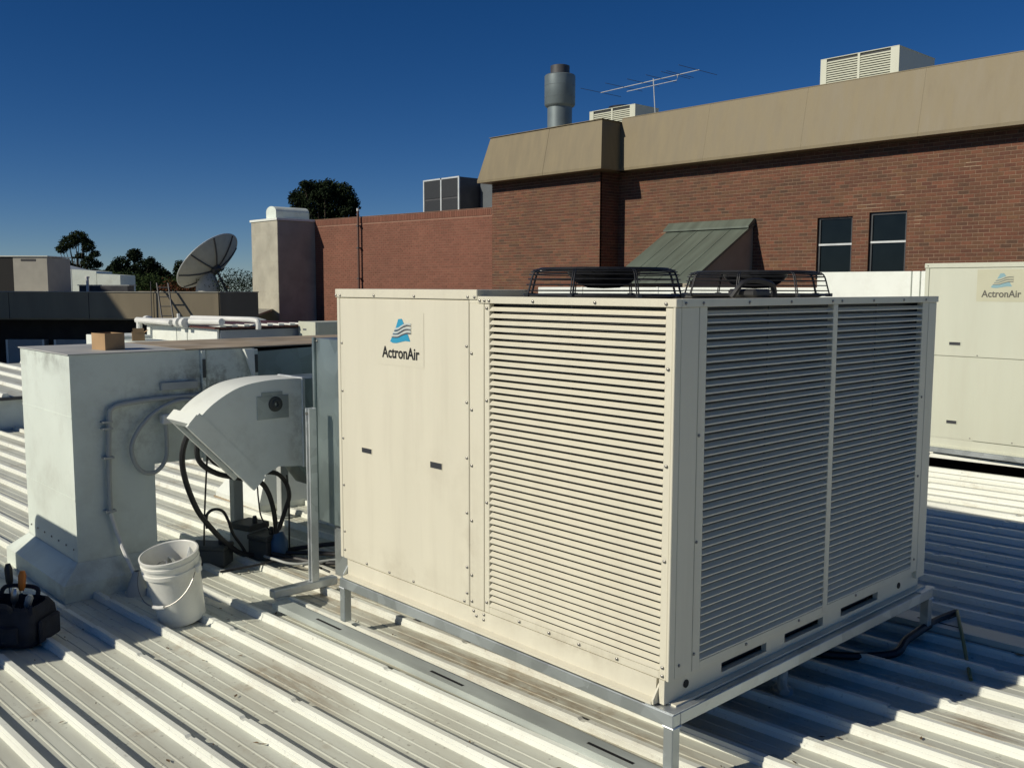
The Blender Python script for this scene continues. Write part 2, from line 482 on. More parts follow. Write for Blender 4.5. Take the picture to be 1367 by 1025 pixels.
# ================================================================== MAIN CONDENSING UNIT
def text_mesh(s, x0, z0, w, h, y, sx=None):
    """flat lettering facing -y; x0,z0 = baseline left, w = total width, h = cap height"""
    cu = bpy.data.curves.new('lettering', 'FONT'); cu.body = s; cu.size = 1; cu.offset = .02
    ob = bpy.data.objects.new('lettering', cu); col.objects.link(ob)
    dg = bpy.context.evaluated_depsgraph_get()
    me = bpy.data.meshes.new_from_object(ob.evaluated_get(dg))
    bpy.data.objects.remove(ob)
    vs = [v.co.copy() for v in me.vertices]; fs = [list(p.vertices) for p in me.polygons]
    bpy.data.meshes.remove(me)
    xa, xb = min(v.x for v in vs), max(v.x for v in vs); zb = max(v.y for v in vs)
    mb = MB()
    mb.add([(x0+(v.x-xa)/(xb-xa)*w, y, z0+v.y/zb*h) for v in vs], fs)
    return mb
L_TOP = [(-1.653,1.686),(-1.624,1.688),(-1.609,1.665),(-1.634,1.654),(-1.657,1.644),(-1.677,1.64)]
L_BOT = [(-1.706,1.598),(-1.682,1.596),(-1.652,1.6),(-1.628,1.609),(-1.599,1.615),(-1.578,1.615),(-1.559,1.582),(-1.599,1.583),(-1.635,1.577),(-1.671,1.57),(-1.701,1.57),(-1.722,1.576)]
L_W = [[(-1.685,1.629),(-1.652,1.634),(-1.628,1.644),(-1.604,1.653),(-1.581,1.657),(-1.552,1.656)],
       [(-1.697,1.613),(-1.664,1.614),(-1.64,1.622),(-1.61,1.634),(-1.581,1.638),(-1.552,1.637)],
       [(-1.706,1.598),(-1.658,1.599),(-1.628,1.609),(-1.599,1.617),(-1.581,1.62),(-1.552,1.62)]]
def flat(poly, y):
    a = sum(poly[i][0]*poly[(i+1) % len(poly)][1]-poly[(i+1) % len(poly)][0]*poly[i][1] for i in range(len(poly)))
    if a < 0: poly = poly[::-1]
    return MB().add([(x, y, z) for x, z in poly], [tuple(range(len(poly)))])
def smooth_line(p, n=6):
    out = []
    for i in range(len(p)-1):
        p0, p1, p2, p3 = p[max(i-1,0)], p[i], p[i+1], p[min(i+2,len(p)-1)]
        for k in range(n):
            t = k/n
            out.append(tuple(.5*((2*p1[d])+(-p0[d]+p2[d])*t+(2*p0[d]-5*p1[d]+4*p2[d]-p3[d])*t*t+(-p0[d]+3*p1[d]-3*p2[d]+p3[d])*t**3) for d in range(len(p1))))
    out.append(tuple(p[-1])); return out
def band(line, y, w0, w1, dz=0):
    l = smooth_line(line); n = len(l)
    up = [(x, z+dz+(w0+(w1-w0)*i/(n-1))/2) for i, (x, z) in enumerate(l)]
    dn = [(x, z+dz-(w0+(w1-w0)*i/(n-1))/2) for i, (x, z) in enumerate(l)]
    mb = MB(); vs = []; fs = []
    for i in range(n): vs += [(up[i][0], y, up[i][1]), (dn[i][0], y, dn[i][1])]
    for i in range(n-1): fs.append((2*i, 2*i+1, 2*i+3, 2*i+2))
    return mb.add(vs, fs)
def logo(parent, fx, fz, y, faded=False):
    LB, LG, LK, LL = (FADEB, FADEG, FADEK, STICK2) if faded else (LOGOB, LOGOG, LOGOK, LOGOL)
    """badge: blue peak crossed by three wind lines over the maker's name; fx, fz map from the main unit's panel"""
    st = flat([(fx(-1.83), fz(1.46)), (fx(-1.455), fz(1.46)), (fx(-1.455), fz(1.72)), (fx(-1.83), fz(1.72))], y-.0012).build('logo_sticker', STICK2 if faded else STICK, parent)
    def mp(l): return [(fx(a), fz(b)) for a, b in l]
    flat(mp(L_TOP), y-.0028).build('logo_mark', LB, st)
    flat(mp(L_BOT), y-.0028).build('logo_mark', LB, st)
    k = abs(fx(1)-fx(0))
    for w in L_W[:2]:
        band(mp(w[:4]), y-.0028, .011*k, .004*k, .001).build('logo_mark', LB, st)
    for w in L_W:
        band(mp(w), y-.0040, .008*k, .008*k, .008*k).build('logo_line', LL, st)
        band(mp(w), y-.0052, .004*k, .0045*k, 0).build('logo_line', LG, st)
    text_mesh('ActronAir', fx(-1.791), fz(1.4975), (fx(-1.488)-fx(-1.791)), .055*k, y-.0028).build('lettering', LK, st)

def louvre_blades(parent, mat, u0, u1, z0, z1, n, face):
    """n pressed blades; face 'y' looks to -y along x, 'x' looks to +x along y"""
    p = (z1-z0)/n
    dp_, lp, hh = (.014, .004, .0172) if face == 'y' else (.0155, .0055, .0175)
    prof = [(0,0),(0,lp),(dp_,hh),(dp_+.002,hh-.0005),(.0025,lp*.6),(.0025,0)]
    mb = MB()
    if face == 'y': mb.prism([(d, z) for d, z in prof], 'x', u0, u1)
    else:
        mb.prism([(-d, z) for d, z in prof], 'y', u0, u1)
    me = mb.mesh('louvre_blade', mat)
    for k in range(n):
        z = z0+k*p+.001
        inst(me, 'louvre_blade', parent, (0, .001, z) if face == 'y' else (-.001, 0, z))

unit = thing('condensing_unit', 'large cream rooftop air conditioner with louvred sides on a galvanised stand in the foreground', 'air conditioner', (-1.1, 1.05, .305))
B(-2.15, -.065, .06, 2.07, .33, 1.771).build('coil_housing', COIL, unit)
# front sheet metal
B(-2.17, -1.132, 0, .03, .403, 1.782, b=.003).build('access_panel', CREAM, unit)
B(-1.128, -1.032, .001, .03, .403, 1.7695, b=.002).box(-1.128, -1.0695, .0012, .03, 1.7697, 1.7845).build('filler_panel', CREAM, unit)
B(-2.2, -2.174, .0005, .04, .403, 1.785, b=.003).build('corner_post', CREAM, unit)
fr = B(-1.028, -.996, .001, .03, .403, 1.768, b=.002)
fr.box(-.047, -.014, .001, .03, .403, 1.768, b=.002)
fr.box(-.996, -.047, .0015, .03, .403, .431, b=.001)
frame_f = fr.build('louvre_frame', CREAM, unit, label='sunlit front louvre frame')
louvre_blades(frame_f, CREAM, -.996, -.047, .433, 1.766, 46, 'y')
B(-.53, -.523, .020, .026, .431, 1.768).build('louvre_bracket', BROWNBOX, frame_f)
B(-2.206, -1.07, -.006, .30, 1.785, 1.8285, b=.003).build('cap_panel', CREAM, unit, label='raised cap over the closed compartment')
B(-1.068, .004, -.005, .028, 1.770, 1.80, b=.002).build('top_rail', CREAM, unit)
B(-1.068, -.028, .03, 2.095, 1.772, 1.782).box(-2.195, -1.0685, .302, 2.095, 1.7865, 1.797).build('top_deck', CREAM, unit)
# right face
B(-.012, 0, -.003, .032, .403, 1.7695, b=.002).build('corner_post', CREAM, unit)
B(-.03, -.001, .034, .138, .403, 1.7695, b=.002).build('end_panel', CREAM, unit)
fr = B(-.03, -.0015, .141, .188, .403, 1.7695, b=.002)
fr.box(-.03, -.0015, 1.10, 1.14, .403, 1.7695, b=.002)
fr.box(-.03, -.0015, 1.97, 2.035, .403, 1.7695, b=.002)
fr.box(-.03, -.002, .188, 1.10, .403, .431, b=.001); fr.box(-.03, -.002, 1.14, 1.97, .403, .431, b=.001)
frame_r = fr.build('louvre_frame', CREAM, unit, label='shaded side louvre frame with two bays')
louvre_blades(frame_r, CREAM, .188, 1.10, .433, 1.766, 46, 'x')
louvre_blades(frame_r, CREAM, 1.14, 1.97, .433, 1.766, 46, 'x')
for y in (.64, 1.55): B(-.034, -.027, y-.004, y+.004, .431, 1.768).build('louvre_bracket', BROWNBOX, frame_r)
B(-.03, -.001, 2.038, 2.128, .36, 1.7695, b=.003).build('corner_post', CREAM, unit)
B(-.027, .004, .0285, 2.135, 1.770, 1.80, b=.002).build('top_rail', CREAM, unit)
B(-2.2, -.03, 2.10, 2.128, .36, 1.785).build('back_panel', CREAM, unit)
B(-2.199, -2.17, .041, 2.10, .36, 1.785).build('side_panel', CREAM, unit)
# base skirt
sk = MB().prism([(0.002,.400),(.022,.400),(.022,.318),(.06,.318),(.06,.308),(-.030,.308),(-.030,.318),(-.004,.326)], 'x', -2.135, -.058)
base = sk.build('base_rail', CREAM, unit)
for x, s in ((-2.135, -1), (-.052, 1)):
    b0 = MB().prism([(.024,.398),(.058,.398),(.075,.31),(-.028,.31),(-.028,.328)], 'x', x-.004, x+.004)
    b0.build('lifting_bracket', GALV if s < 0 else CREAM, base)
    hole = MB().lathe([(.012,-.0052),(.012,.0052)], (0,0,0), 12, Matrix.Rotation(R(90), 3, 'Y'))
    hole.v = [v+Vector((x, .03, .348)) for v in hole.v]
    hole.add([], []); hole.f.append(list(range(12,24))); hole.m.append(0); hole.f.append(list(range(12))[::-1]); hole.m.append(0)
    hole.build('lifting_eye', WHITE2 if s > 0 else DARK, base)
sd_ = MB()
openings = [(.36,.68),(.82,1.14),(1.30,1.66)]
ys = [-.0, *[v for p in openings for v in p], 2.10]
for i in range(0, len(ys), 2): sd_.box(-.045, -.020, ys[i], ys[i+1], .31, .402)
for a, b_ in openings: sd_.box(-.045, -.020, a, b_, .372, .402); sd_.box(-.045, -.020, a, b_, .31, .333)
sd_.box(-.10, .012, 0.03, 2.12, .302, .310)
base2 = sd_.build('base_rail', CREAM, unit, label='shaded side base rail with forklift slots')
for a, b_ in openings: B(-.09, -.085, a-.02, b_+.02, .305, .40).build('fork_slot', DARK, base2)
for y in (.13, 1.88):
    h = MB().lathe([(.0,.0),(.016,.0),(.016,.004),(0,.004)], (0,0,0), 12, Matrix.Rotation(R(90), 3, 'Y'))
    h.v = [v+Vector((-.021, y, .355)) for v in h.v]; h.build('cable_hole', DARK, base2)
# recessed handles
for x0, x1, z0, z1 in ((-1.98,-1.895,.998,1.022), (-1.41,-1.325,1.000,1.028)):
    hb = B(x0-.004, x1+.004, -.0015, .001, z0-.004, z1+.004); h = hb.build('panel_handle', CREAM, unit)
    B(x0, x1, -.003, .001, z0, z1).build('handle_recess', HREC, h)
# screws
smesh = MB().lathe([(.0065,0),(.0065,.003),(.004,.005),(0,.0055)], (0,0,0), 8, Matrix.Rotation(R(90), 3, 'X')).mesh('screw', SCREW, smooth=True)
def screws(parent, pts):
    for p in pts: inst(smesh, 'screw', parent, p)
zs = [.55, .80, 1.05, 1.30, 1.55]
screws(unit, [(-2.155, -.001, z) for z in [.45]+zs] + [(-1.145, -.001, z+.03) for z in [.43]+zs] + [(-1.112, -.001, z) for z in [.43]+zs])
screws(unit, [(-1.011, -.001, z) for z in (.45,.9,1.35,1.75)] + [(-.03, -.001, z) for z in (.45,.85,1.2,1.55)])
screws(unit, [(x, -.007, 1.797) for x in (-2.195,-2.155,-1.85,-1.52,-1.13,-1.085)] + [(x, -.006, 1.782) for x in (-1.05,-1.02,-.99,-.72,-.38,-.04)])
screws(unit, [(x, -.001, .418) for x in (-1.95,-1.75,-1.55,-1.165,-.80,-.62,-.45,-.25,-.03)] + [(x, -.0, .388) for x in (-1.10,-1.03)] + [(-1.03, -.002, .365), (-1.08, -.002, .37)])
smesh2 = MB().lathe([(.0065,0),(.0065,.003),(.004,.005),(0,.0055)], (0,0,0), 8, Matrix.Rotation(R(90), 3, 'Y')).mesh('screw', SCREW, smooth=True)
for y, z in [(.05,1.783),(.155,1.783),(.45,1.783),(.75,1.783),(1.08,1.783),(1.16,1.783),(1.45,1.783),(1.75,1.783),(1.99,1.783),(.15,.47),(.15,.9),(.15,1.3),(2.0,.47),(2.0,.9),(2.0,1.3),(.5,.417),(.9,.417),(1.4,.417),(.06,.45)]:
    inst(smesh2, 'screw', unit, (.003 if z > 1.77 else -.0015, y, z))
logo(unit, lambda x: x, lambda z: z, 0)
# fans
def fan(parent, cx, cy, z, r, h, k=1.0):
    g = MB(); w = .0025*k
    def ring(rr, zz, ww=w, n=40):
        g.tube([(cx+rr*math.cos(2*math.pi*i/n), cy+rr*math.sin(2*math.pi*i/n), zz) for i in range(n)], ww, 5, closed=True)
    pth = smooth_line([(1.0,0.0),(.965,.40),(.93,.78),(.885,.95),(.80,1.0)], 4)      # side, rounded shoulder
    for i, (q, t) in enumerate(pth):
        if i % 2 == 0: ring(r*q, z+.006+h*t, w*(2.4 if i == 0 else 2.0 if i == len(pth)-1 else 1))
    m = 10
    for i in range(1, m): ring(r*.80*(1-i/m), z+h+.006)
    for a in range(8):
        for e in (-.022, .022):
            t = 2*math.pi*a/8+.35+e*.6; c_, s_ = math.cos(t), math.sin(t)
            g.tube([(cx+r*q*1.008*c_, cy+r*q*1.008*s_, z+.004+h*tt) for q, tt in pth[::2]]+[(cx+.05*c_, cy+.05*s_, z+h+.010)], w*1.25, 5)
        t = 2*math.pi*a/8+.35
        g.box(cx+r*1.0*math.cos(t)-.012, cx+r*1.0*math.cos(t)+.012, cy+r*1.0*math.sin(t)-.012, cy+r*1.0*math.sin(t)+.012, z-.002, z+.014)
    go = g.build('fan_guard', GUARD, parent)
    v = MB().lathe([(r*.97,z-.018),(r*.86,z-.016),(r*.86,z-.006),(r*.92,z+.002),(r*.97,z+.004)], (cx, cy, 0), 40)
    v.build('fan_shroud', GUARD, parent, smooth=True)
    MB().lathe([(0,z-.016),(r*.855,z-.016)], (cx, cy, 0), 24).build('fan_well', DARK, parent)
    mo = MB().lathe([(0,z+.035),(.07*k,z+.038),(.12*k,z+.06),(.155*k,z+h-.02),(.16*k,z+h),(0,z+h+.002)], (cx, cy, 0), 20).build('fan_motor', GUARD, parent, smooth=True)
    for q in range(4):
        t0 = q*math.pi/2+.4; bl = []; vs = []; fs = []
        for i in range(6):
            rr = .09*k+(r*.84-.09*k)*i/5
            for j in range(5):
                a = t0+(j-2)*(.14+.02*i); vs.append((cx+rr*math.cos(a), cy+rr*math.sin(a), z-.006+(j-2)*.004))
        for i in range(5):
            for j in range(4): fs.append((i*5+j, (i+1)*5+j, (i+1)*5+j+1, i*5+j+1))
        MB().add(vs, fs).build('fan_blade', DKGREY, mo, smooth=True)
fan(unit, -.70, .40, 1.80, .345, .112)
fan(unit, -.63, 1.46, 1.80, .36, .112)
B(-.30, -.16, .74, .86, 1.80, 1.835, b=.01).build('cable_gland', RUBBER, unit)
MB().tube(smooth_line([(-.25,.7,1.80),(-.22,.74,1.86),(-.2,.82,1.87),(-.18,.9,1.85),(-.2,.95,1.80)]), .012, 6).build('fan_cable', RUBBER, unit, smooth=True)

# ------------------------------------------------------------------ stand
stand = thing('unit_stand', 'galvanised steel box frame stand on short legs under the large cream air conditioner', 'stand', (-1.06, 1.05, .085))
B(-2.17, .045, -.03, .015, .25, .300, b=.003).build('beam', GALV, stand)
B(-2.17, .045, 2.095, 2.14, .25, .300, b=.003).build('beam', GALV, stand)
B(0, .045, .0155, 2.0945, .2502, .2995, b=.003).build('beam', GALV, stand)
B(-2.17, -2.125, .0155, 2.0945, .2502, .2995, b=.003).build('beam', GALV, stand)
B(-1.1, -1.055, .0155, 2.0945, .2502, .2995, b=.003).build('beam', GALV, stand)
for x, y, zb in ((0,-.03,.070),(-2.17,-.03,.064),(0,2.095,.100),(-2.17,2.095,.095)):
    l = B(x+.0005, x+.0445, y+.0005, y+.0445, zb, .2495, b=.003).build('leg', GALV, stand)
    MB().tube([(x-.001,y-.001,.249),(x+.046,y-.001,.2485),(x+.046,y+.046,.249)], .004, 5).build('weld_bead', GALVB, l)
for x, y in ((0,-.03),(0,2.0)): 
    MB().prism([(x-.09,y+.006),(x+.044,y+.006),(x+.044,y+.16),(x+.02,y+.16),(x-.07,y+.07)], 'z', .3005, .3035).build('gusset_plate', GALVB, stand)
def rail(label, y0, x0, x1, slope, w, zt, grp):
    """upturned C channel laid along the ribs, slotted in its web"""
    r = MB(); t = .003; d = .032
    def yy(x, v): return y0+slope*x+v
    pr = [(0,zt-d),(0,zt),(w,zt),(w,zt-d),(w-t,zt-d),(w-t,zt-t),(t,zt-t),(t,zt-d)]
    vs = []; 
    for x in (x0, x1):
        for v, z in pr: vs.append((x, yy(x, v), z+zroof(x, y0)))
    n = len(pr)
    fs = [tuple(range(n)), tuple(range(n, 2*n))[::-1]]+[(i, i+n, (i+1) % n+n, (i+1) % n) for i in range(n)]
    o = r.add(vs, fs).build('support_rail', GALVR)
    tag(o, label, 'rail', grp)
    x = x0+.4
    while x < x1-.2:
        s = MB(); v = w*.42; L_ = .23
        s.add([(x, yy(x, v-.008), zt+.0012+zroof(x, y0)), (x+L_, yy(x+L_, v-.008), zt+.0012+zroof(x, y0)), (x+L_, yy(x+L_, v+.008), zt+.0012+zroof(x, y0)), (x, yy(x, v+.008), zt+.0012+zroof(x, y0))], [(0,1,2,3)])
        s.build('slot', DARK, o); x += .97
    return o
rail('galvanised slotted channel lying on the ribs under the front legs of the stand', -.095, -2.68, .62, .022, .092, .071, 'support rails under the stand')
rail('galvanised slotted channel lying on the ribs behind the stand, in shadow', 2.15, -2.4, 4.5, .03, .15, .071, 'support rails under the stand')

# ================================================================== DUCTWORK LEFT OF THE UNIT
grime(WHITE, [((-3.8,.1,1.15),(.3,.55,.3),.8,9), ((-3.8,-.02,1.0),(.2,.10,.5),.7,14), ((-3.8,-.55,.05),(.3,.7,.2),.25,6), ((-4.3,-.83,1.4),(.7,.2,.12),.35,8), ((-3.8,-.45,1.0),(.2,.35,.35),.25,16)], (.16,.16,.13))
grime(WHITE2, [((-3.2,.33,.95),(.25,.10,.45),.28,12), ((-3.2,-.1,.85),(.2,.4,.25),.10,10)], (.30,.29,.24))
grime(CREAM, [((-1.65,0,.45),(.6,.2,.12),.16,6), ((-1.3,0,1.0),(.5,.2,.25),.08,9), ((-.5,0,.4),(.7,.2,.06),.25,7), ((-1.13,0,.6),(.12,.2,.5),.14,10)], (.36,.31,.22))
duct = thing('white_duct', 'white painted duct rising from a flared roof curb and turning towards the cream unit', 'duct', (-4.3, -.59, -.03))
rz = .0
ri = MB().prism([(-.827,.12),(-.34,.12),(-.34,.72),(.02,.72),(.02,1.43),(-.827,1.43)], 'x', -4.79, -3.82)
riser = ri.build('duct_riser', WHITE, duct)
ru = B(-4.79, -3.82, .023, .37, .722, 1.429, b=.004).build('duct_run', WHITE, duct)
fl = MB()
def ringq(a, b):   # two rectangles (x0,x1,y0,y1,z) joined
    vs = []
    for (x0, x1, y0, y1, z) in (a, b): vs += [(x0,y0,z),(x1,y0,z),(x1,y1,z),(x0,y1,z)]
    return vs, [(i, (i+1) % 4, (i+1) % 4+4, i+4) for i in range(4)]
fl.add(*ringq((-4.90,-3.71,-.945,-.22,-.05), (-4.90,-3.71,-.945,-.22,.075)))
fl.add(*ringq((-4.90,-3.71,-.945,-.22,.075), (-4.793,-3.817,-.83,-.337,.175)))
fl.build('flared_curb', WHITE, duct)
B(-4.80, -3.81, -.837, -.12, 1.4315, 1.438).build('duct_lid', GREYLID, duct)
B(-4.81, -3.812, -.119, 1.80, 1.4312, 1.4395).build('duct_lid', RUSTLID, duct, label='rust stained lid sheet on the duct run')
# joint flanges, straps and cleats on the shaded side
for y, w, z0, z1 in ((-.02,.03,.70,1.425), (.345,.035,.715,1.42)):
    f = B(-3.819, -3.795, y, y+w, z0, z1, b=.003).build('joint_flange', WHITE, duct)
    for k in range(3):
        B(-3.794, -3.786, y+.006, y+w-.006, z0+.05+k*.25, z0+.17+k*.25).build('flange_cleat', BROWNBOX, f)
MB().prism([(.27,1.425),(.34,1.425),(.345,1.20)], 'x', -3.80, -3.77).build('stiffener_fin', WHITE2, duct)
B(-3.818, -3.79, -.29, -.05, 1.185, 1.235, b=.003).build('mounting_strap', GREYPVC, duct)
B(-3.818, -3.785, .03, .30, 1.09, 1.17, b=.004).build('mounting_strap', GREYPVC, duct)
for z in (.55, 1.05):
    B(-4.7915, -3.8185, -.8285, -.34, z, z+.012).build('folded_seam', WHITE, duct)
for k in range(7):
    inst(smesh, 'screw', duct, (-4.72+k*.14, -.829, .245))
# conduit down the riser
MB().tube(smooth_line([(-3.79,.20,1.13),(-3.79,-.2,1.14),(-3.79,-.50,1.125),(-3.79,-.60,1.10),(-3.79,-.62,1.03),(-3.79,-.635,.70),(-3.79,-.635,.46)]), .016, 8).build('conduit', GREYPVC, duct, smooth=True)
MB().tube(smooth_line([(-3.79,-.635,.46),(-3.785,-.60,.32),(-3.72,-.58,.20),(-3.62,-.56,.08)]), .013, 8).build('conduit', PVC, duct, smooth=True)
for z in (1.02, .98, .80, .47): B(-3.82, -3.768, -.665, -.605, z-.006, z+.006).build('conduit_clip', GREYPVC, duct)
MB().lathe([(.075,0),(.07,.02),(.028,.13),(.018,.15)], (-3.60,-.56,-.03), 16).build('pipe_boot', GREYPVC, duct, smooth=True)
loop = smooth_line([(-3.78,.05,1.04),(-3.77,-.12,1.115),(-3.765,-.26,1.10),(-3.76,-.40,1.02),(-3.76,-.49,.90),(-3.76,-.50,.80),(-3.76,-.45,.70),(-3.76,-.36,.68),(-3.76,-.29,.76),(-3.765,-.28,.90),(-3.77,-.28,.98)])
MB().tube(loop, .014, 8).build('power_lead', GREYPVC, duct, smooth=True)
B(-3.80, -3.74, -.31, -.245, .975, 1.04, b=.008).build('lead_plug', PVC, duct)
# the thing hangs together with galvanised sheet: transition, cross run, plenum
plen = thing('galvanised_plenum', 'bare galvanised duct box joined to the left end of the cream unit', 'duct', (-2.9, 1.0, .45))
tr = MB()
tr.add([(-4.77,.372,.74),(-3.835,.372,.74),(-3.835,.372,1.40),(-4.77,.372,1.40),(-4.77,1.2,.70),(-3.835,1.2,.70),(-3.835,1.2,1.4285),(-4.77,1.2,1.4285)],
       [(0,1,2,3),(4,7,6,5),(0,4,5,1),(1,5,6,2),(2,6,7,3),(3,7,4,0)])
tr.build('duct_transition', GALVD, plen)
B(-4.78, -3.70, 1.2, 1.95, .70, 1.4285, b=.004).build('duct_elbow', GALVD, plen)
B(-3.70, -2.93, 1.25, 1.9, .72, 1.40).build('cross_run', GALVD, plen)
pb = B(-2.927, -2.205, .30, 1.9, .42, 1.533, b=.004).build('plenum_box', GALVD, plen)
B(-2.935, -2.915, .285, .299, .42, 1.538).build('plenum_flange', GALVD, pb)
for x in (-2.9, -2.6, -2.3): inst(smesh, 'screw', pb, (x, .298, 1.515))
B(-2.90, -2.25, .40, 1.8, .06, .42).build('plenum_plinth', GALV, plen)
# weather hood
hood = thing('intake_hood', 'white curved weather hood with its mouth tilted down, hanging off the galvanised ducting', 'vent hood', (-3.35, .2, .66))
arc = smooth_line([(-.329,1.06),(-.22,1.155),(-.056,1.238),(.143,1.268),(.366,1.266)], 6)
outl = arc+[(.366,.706),(.19,.725),(.051,.662)]
n = len(outl)
vs = [(-3.5, y, z) for y, z in outl]+[(-3.2, y, z) for y, z in outl]
hs = MB().add(vs, [tuple(range(n, 2*n))]+[tuple(range(n))[::-1]]+[(i, i+n, (i+1) % n+n, (i+1) % n) for i in range(n-1)][:len(arc)+1])
hb = hs.build('hood_shell', WHITE2, hood, smooth=True)
d = Vector((0, .38, -.398)).normalized(); nn = Vector((0, -.398, -.38)).normalized()*.0
def slab(p0, p1, w, t, x0, x1):
    d = Vector((0, p1[0]-p0[0], p1[1]-p0[1])).normalized(); q = Vector((0, -d.z, d.y))
    a, b = Vector((0,*p0)), Vector((0,*p1))
    P = [a-q*t, b-q*t, b+q*w, a+q*w]
    return MB().prism([(p.y, p.z) for p in P], 'x', x0, x1)
slab((-.345,1.078), (.068,.645), .04, .068, -3.216, -3.192).build('mouth_flange', WHITE2, hood)
slab((-.345,1.078), (.068,.645), .028, .045, -3.508, -3.484).build('mouth_flange', WHITE2, hood)
slab((-.362,1.07), (-.325,1.035), .04, .03, -3.5095, -3.1905).build('mouth_flange', WHITE2, hood)
slab((.04,.69), (.075,.652), .03, .03, -3.484, -3.216).build('mouth_flange', WHITE2, hood)
slab((-.335,1.05), (.055,.655), .002, .012, -3.484, -3.216).build('insect_mesh', GREYPVC, hood)
st = B(-3.498, -3.203, .368, 1.25, .71, 1.262, b=.003).build('hood_stub', GALVD, hood)
B(-3.506, -3.193, .362, .385, .70, 1.272, b=.003).build('stub_collar', GALVB, st)
MB().prism([(.34,.706),(.60,.706),(.60,.60),(.45,.56)], 'x', -3.45, -3.22).build('stub_undertray', GALVD, hood)
pl = B(-3.2, -3.194, .05, .267, 1.028, 1.172, b=.002).build('sensor_plate', GALV, hood)
B(-3.2, -3.1945, .085, .225, 1.172, 1.195).build('sensor_plate', GALV, hood)
MB().lathe([(.048,0),(.046,.006),(.03,.010),(.026,.018),(.014,.018),(.012,.006)], (-3.194,.175,1.118), 20, Matrix.Rotation(R(90), 3, 'Y')).build('sensor_boss', BROWNBOX, pl, smooth=True)
# strut post in front of the plenum
post = thing('strut_post', 'bare galvanised strut post on a short strut foot left of the cream unit', 'post', (-2.8, .188, .06))
u = MB(); u.box(-2.822,-2.818,.165,.212,.09,1.13); u.box(-2.818,-2.778,.208,.212,.09,1.13); u.box(-2.782,-2.778,.165,.2075,.09,1.128); u.box(-2.818,-2.812,.165,.169,.09,1.13); u.box(-2.788,-2.782,.165,.169,.09,1.13)
u.build('upright', GALVB, post)
B(-2.835, -2.775, -.09, .34, .040, .089, b=.006).build('foot', GALVB, post)
MB().lathe([(0,0),(.01,0),(.01,.006),(0,.006)], (-2.798,.163,1.10), 10, Matrix.Rotation(R(90), 3, 'X')).build('bolt', SCREW, post)
# square supports under the ducting
for (x, y, zt, lb) in ((-4.21,.40,.722,'painted square support leg nearer the bucket, under the white duct run'), (-4.66,1.02,.71,'painted square support leg farther back, in front of the second roof curb')):
    s = thing('duct_support', lb, 'support leg', (x, y, 0), 'support legs under the duct run')
    B(x-.036, x+.036, y-.036, y+.036, .012, zt-.004, b=.004).build('leg', GREYPVC, s)
    B(x-.07, x+.07, y-.07, y+.07, -.008, .011).build('foot_plate', GREYPVC, s)
# second riser curb farther back
c2 = thing('roof_curb', 'second white flared roof curb with a duct drop, behind the support legs', 'roof curb', (-5.3, 1.3, 0))
fl = MB(); fl.add(*ringq((-5.72,-4.93,.95,1.9,-.03), (-5.72,-4.93,.95,1.9,.05)))
fl.add(*ringq((-5.72,-4.93,.95,1.9,.05), (-5.50,-5.12,1.14,1.75,.36))); fl.build('flared_curb', WHITE2, c2)
B(-5.50, -5.12, 1.14, 1.75, .36, .9).build('duct_drop', WHITE2, c2)
B(-5.74, -4.92, .94, .949, -.03, .012).build('rusty_edge', RUSTLID, c2)
B(-5.5, -4.79, 1.2, 1.7, .9, 1.35).build('duct_branch', WHITE2, c2)

# ------------------------------------------------------------------ cables and boxes on the roof behind the bucket
def cable(label, pts, r, mat=RUBBER, grp='black cables hanging behind the hood', nm='cable', cat='cable'):
    o = MB().tube(smooth_line(pts, 8), r, 8).build(nm, mat, None, at=pts[-1], smooth=True)
    return tag(o, label, cat, grp)
cable('thick black hose hanging leftmost from the hood, swinging down to the roof', [(-3.58,-.184,.986),(-3.601,-.232,.875),(-3.622,-.245,.77),(-3.644,-.225,.655),(-3.665,-.181,.525),(-3.686,-.116,.389),(-3.708,-.014,.254),(-3.729,.097,.133),(-3.75,.24,.035),(-3.7,.5,.025)], .018)
cable('black hose looping low across the two support legs', [(-3.55,-.151,.95),(-3.559,-.175,.827),(-3.567,-.149,.737),(-3.576,-.038,.654),(-3.585,.119,.602),(-3.594,.255,.562),(-3.602,.323,.485),(-3.611,.369,.349),(-3.62,.392,.18)], .017)
cable('inner black hose loop tucked under the hood mouth', [(-3.52,-.132,.92),(-3.528,-.107,.776),(-3.535,-.031,.708),(-3.542,.074,.683),(-3.55,.182,.678),(-3.55,.3,.72)], .014)
cable('black hose bowing out right of the hood and back to the blue plug', [(-3.45,.219,.648),(-3.48,.331,.619),(-3.51,.412,.538),(-3.54,.449,.441),(-3.57,.435,.346),(-3.61,.394,.18)], .015)
cable('thin black lead looping over the dark box behind the bucket', [(-3.8,-.015,.25),(-3.8,-.015,.337),(-3.792,.029,.372),(-3.783,.088,.354),(-3.775,.124,.283),(-3.767,.15,.193),(-3.758,.202,.103),(-3.75,.24,.03)], .010)
cable('thin black wire hanging straight down behind the bucket', [(-3.55,-.11,.90),(-3.55,-.11,.821),(-3.633,-.088,.614),(-3.717,-.068,.351),(-3.8,-.04,.14)], .006)
cable('thin black wire hanging from the lower tip of the hood', [(-3.3,.07,.66),(-3.3,.092,.616),(-3.4,.151,.495),(-3.5,.221,.343),(-3.6,.34,.2)], .005)
cable('thin black lead hanging beside the strut post', [(-3.48,.40,.6),(-3.5,.427,.461),(-3.533,.443,.351),(-3.567,.459,.214),(-3.6,.475,.03)], .006)
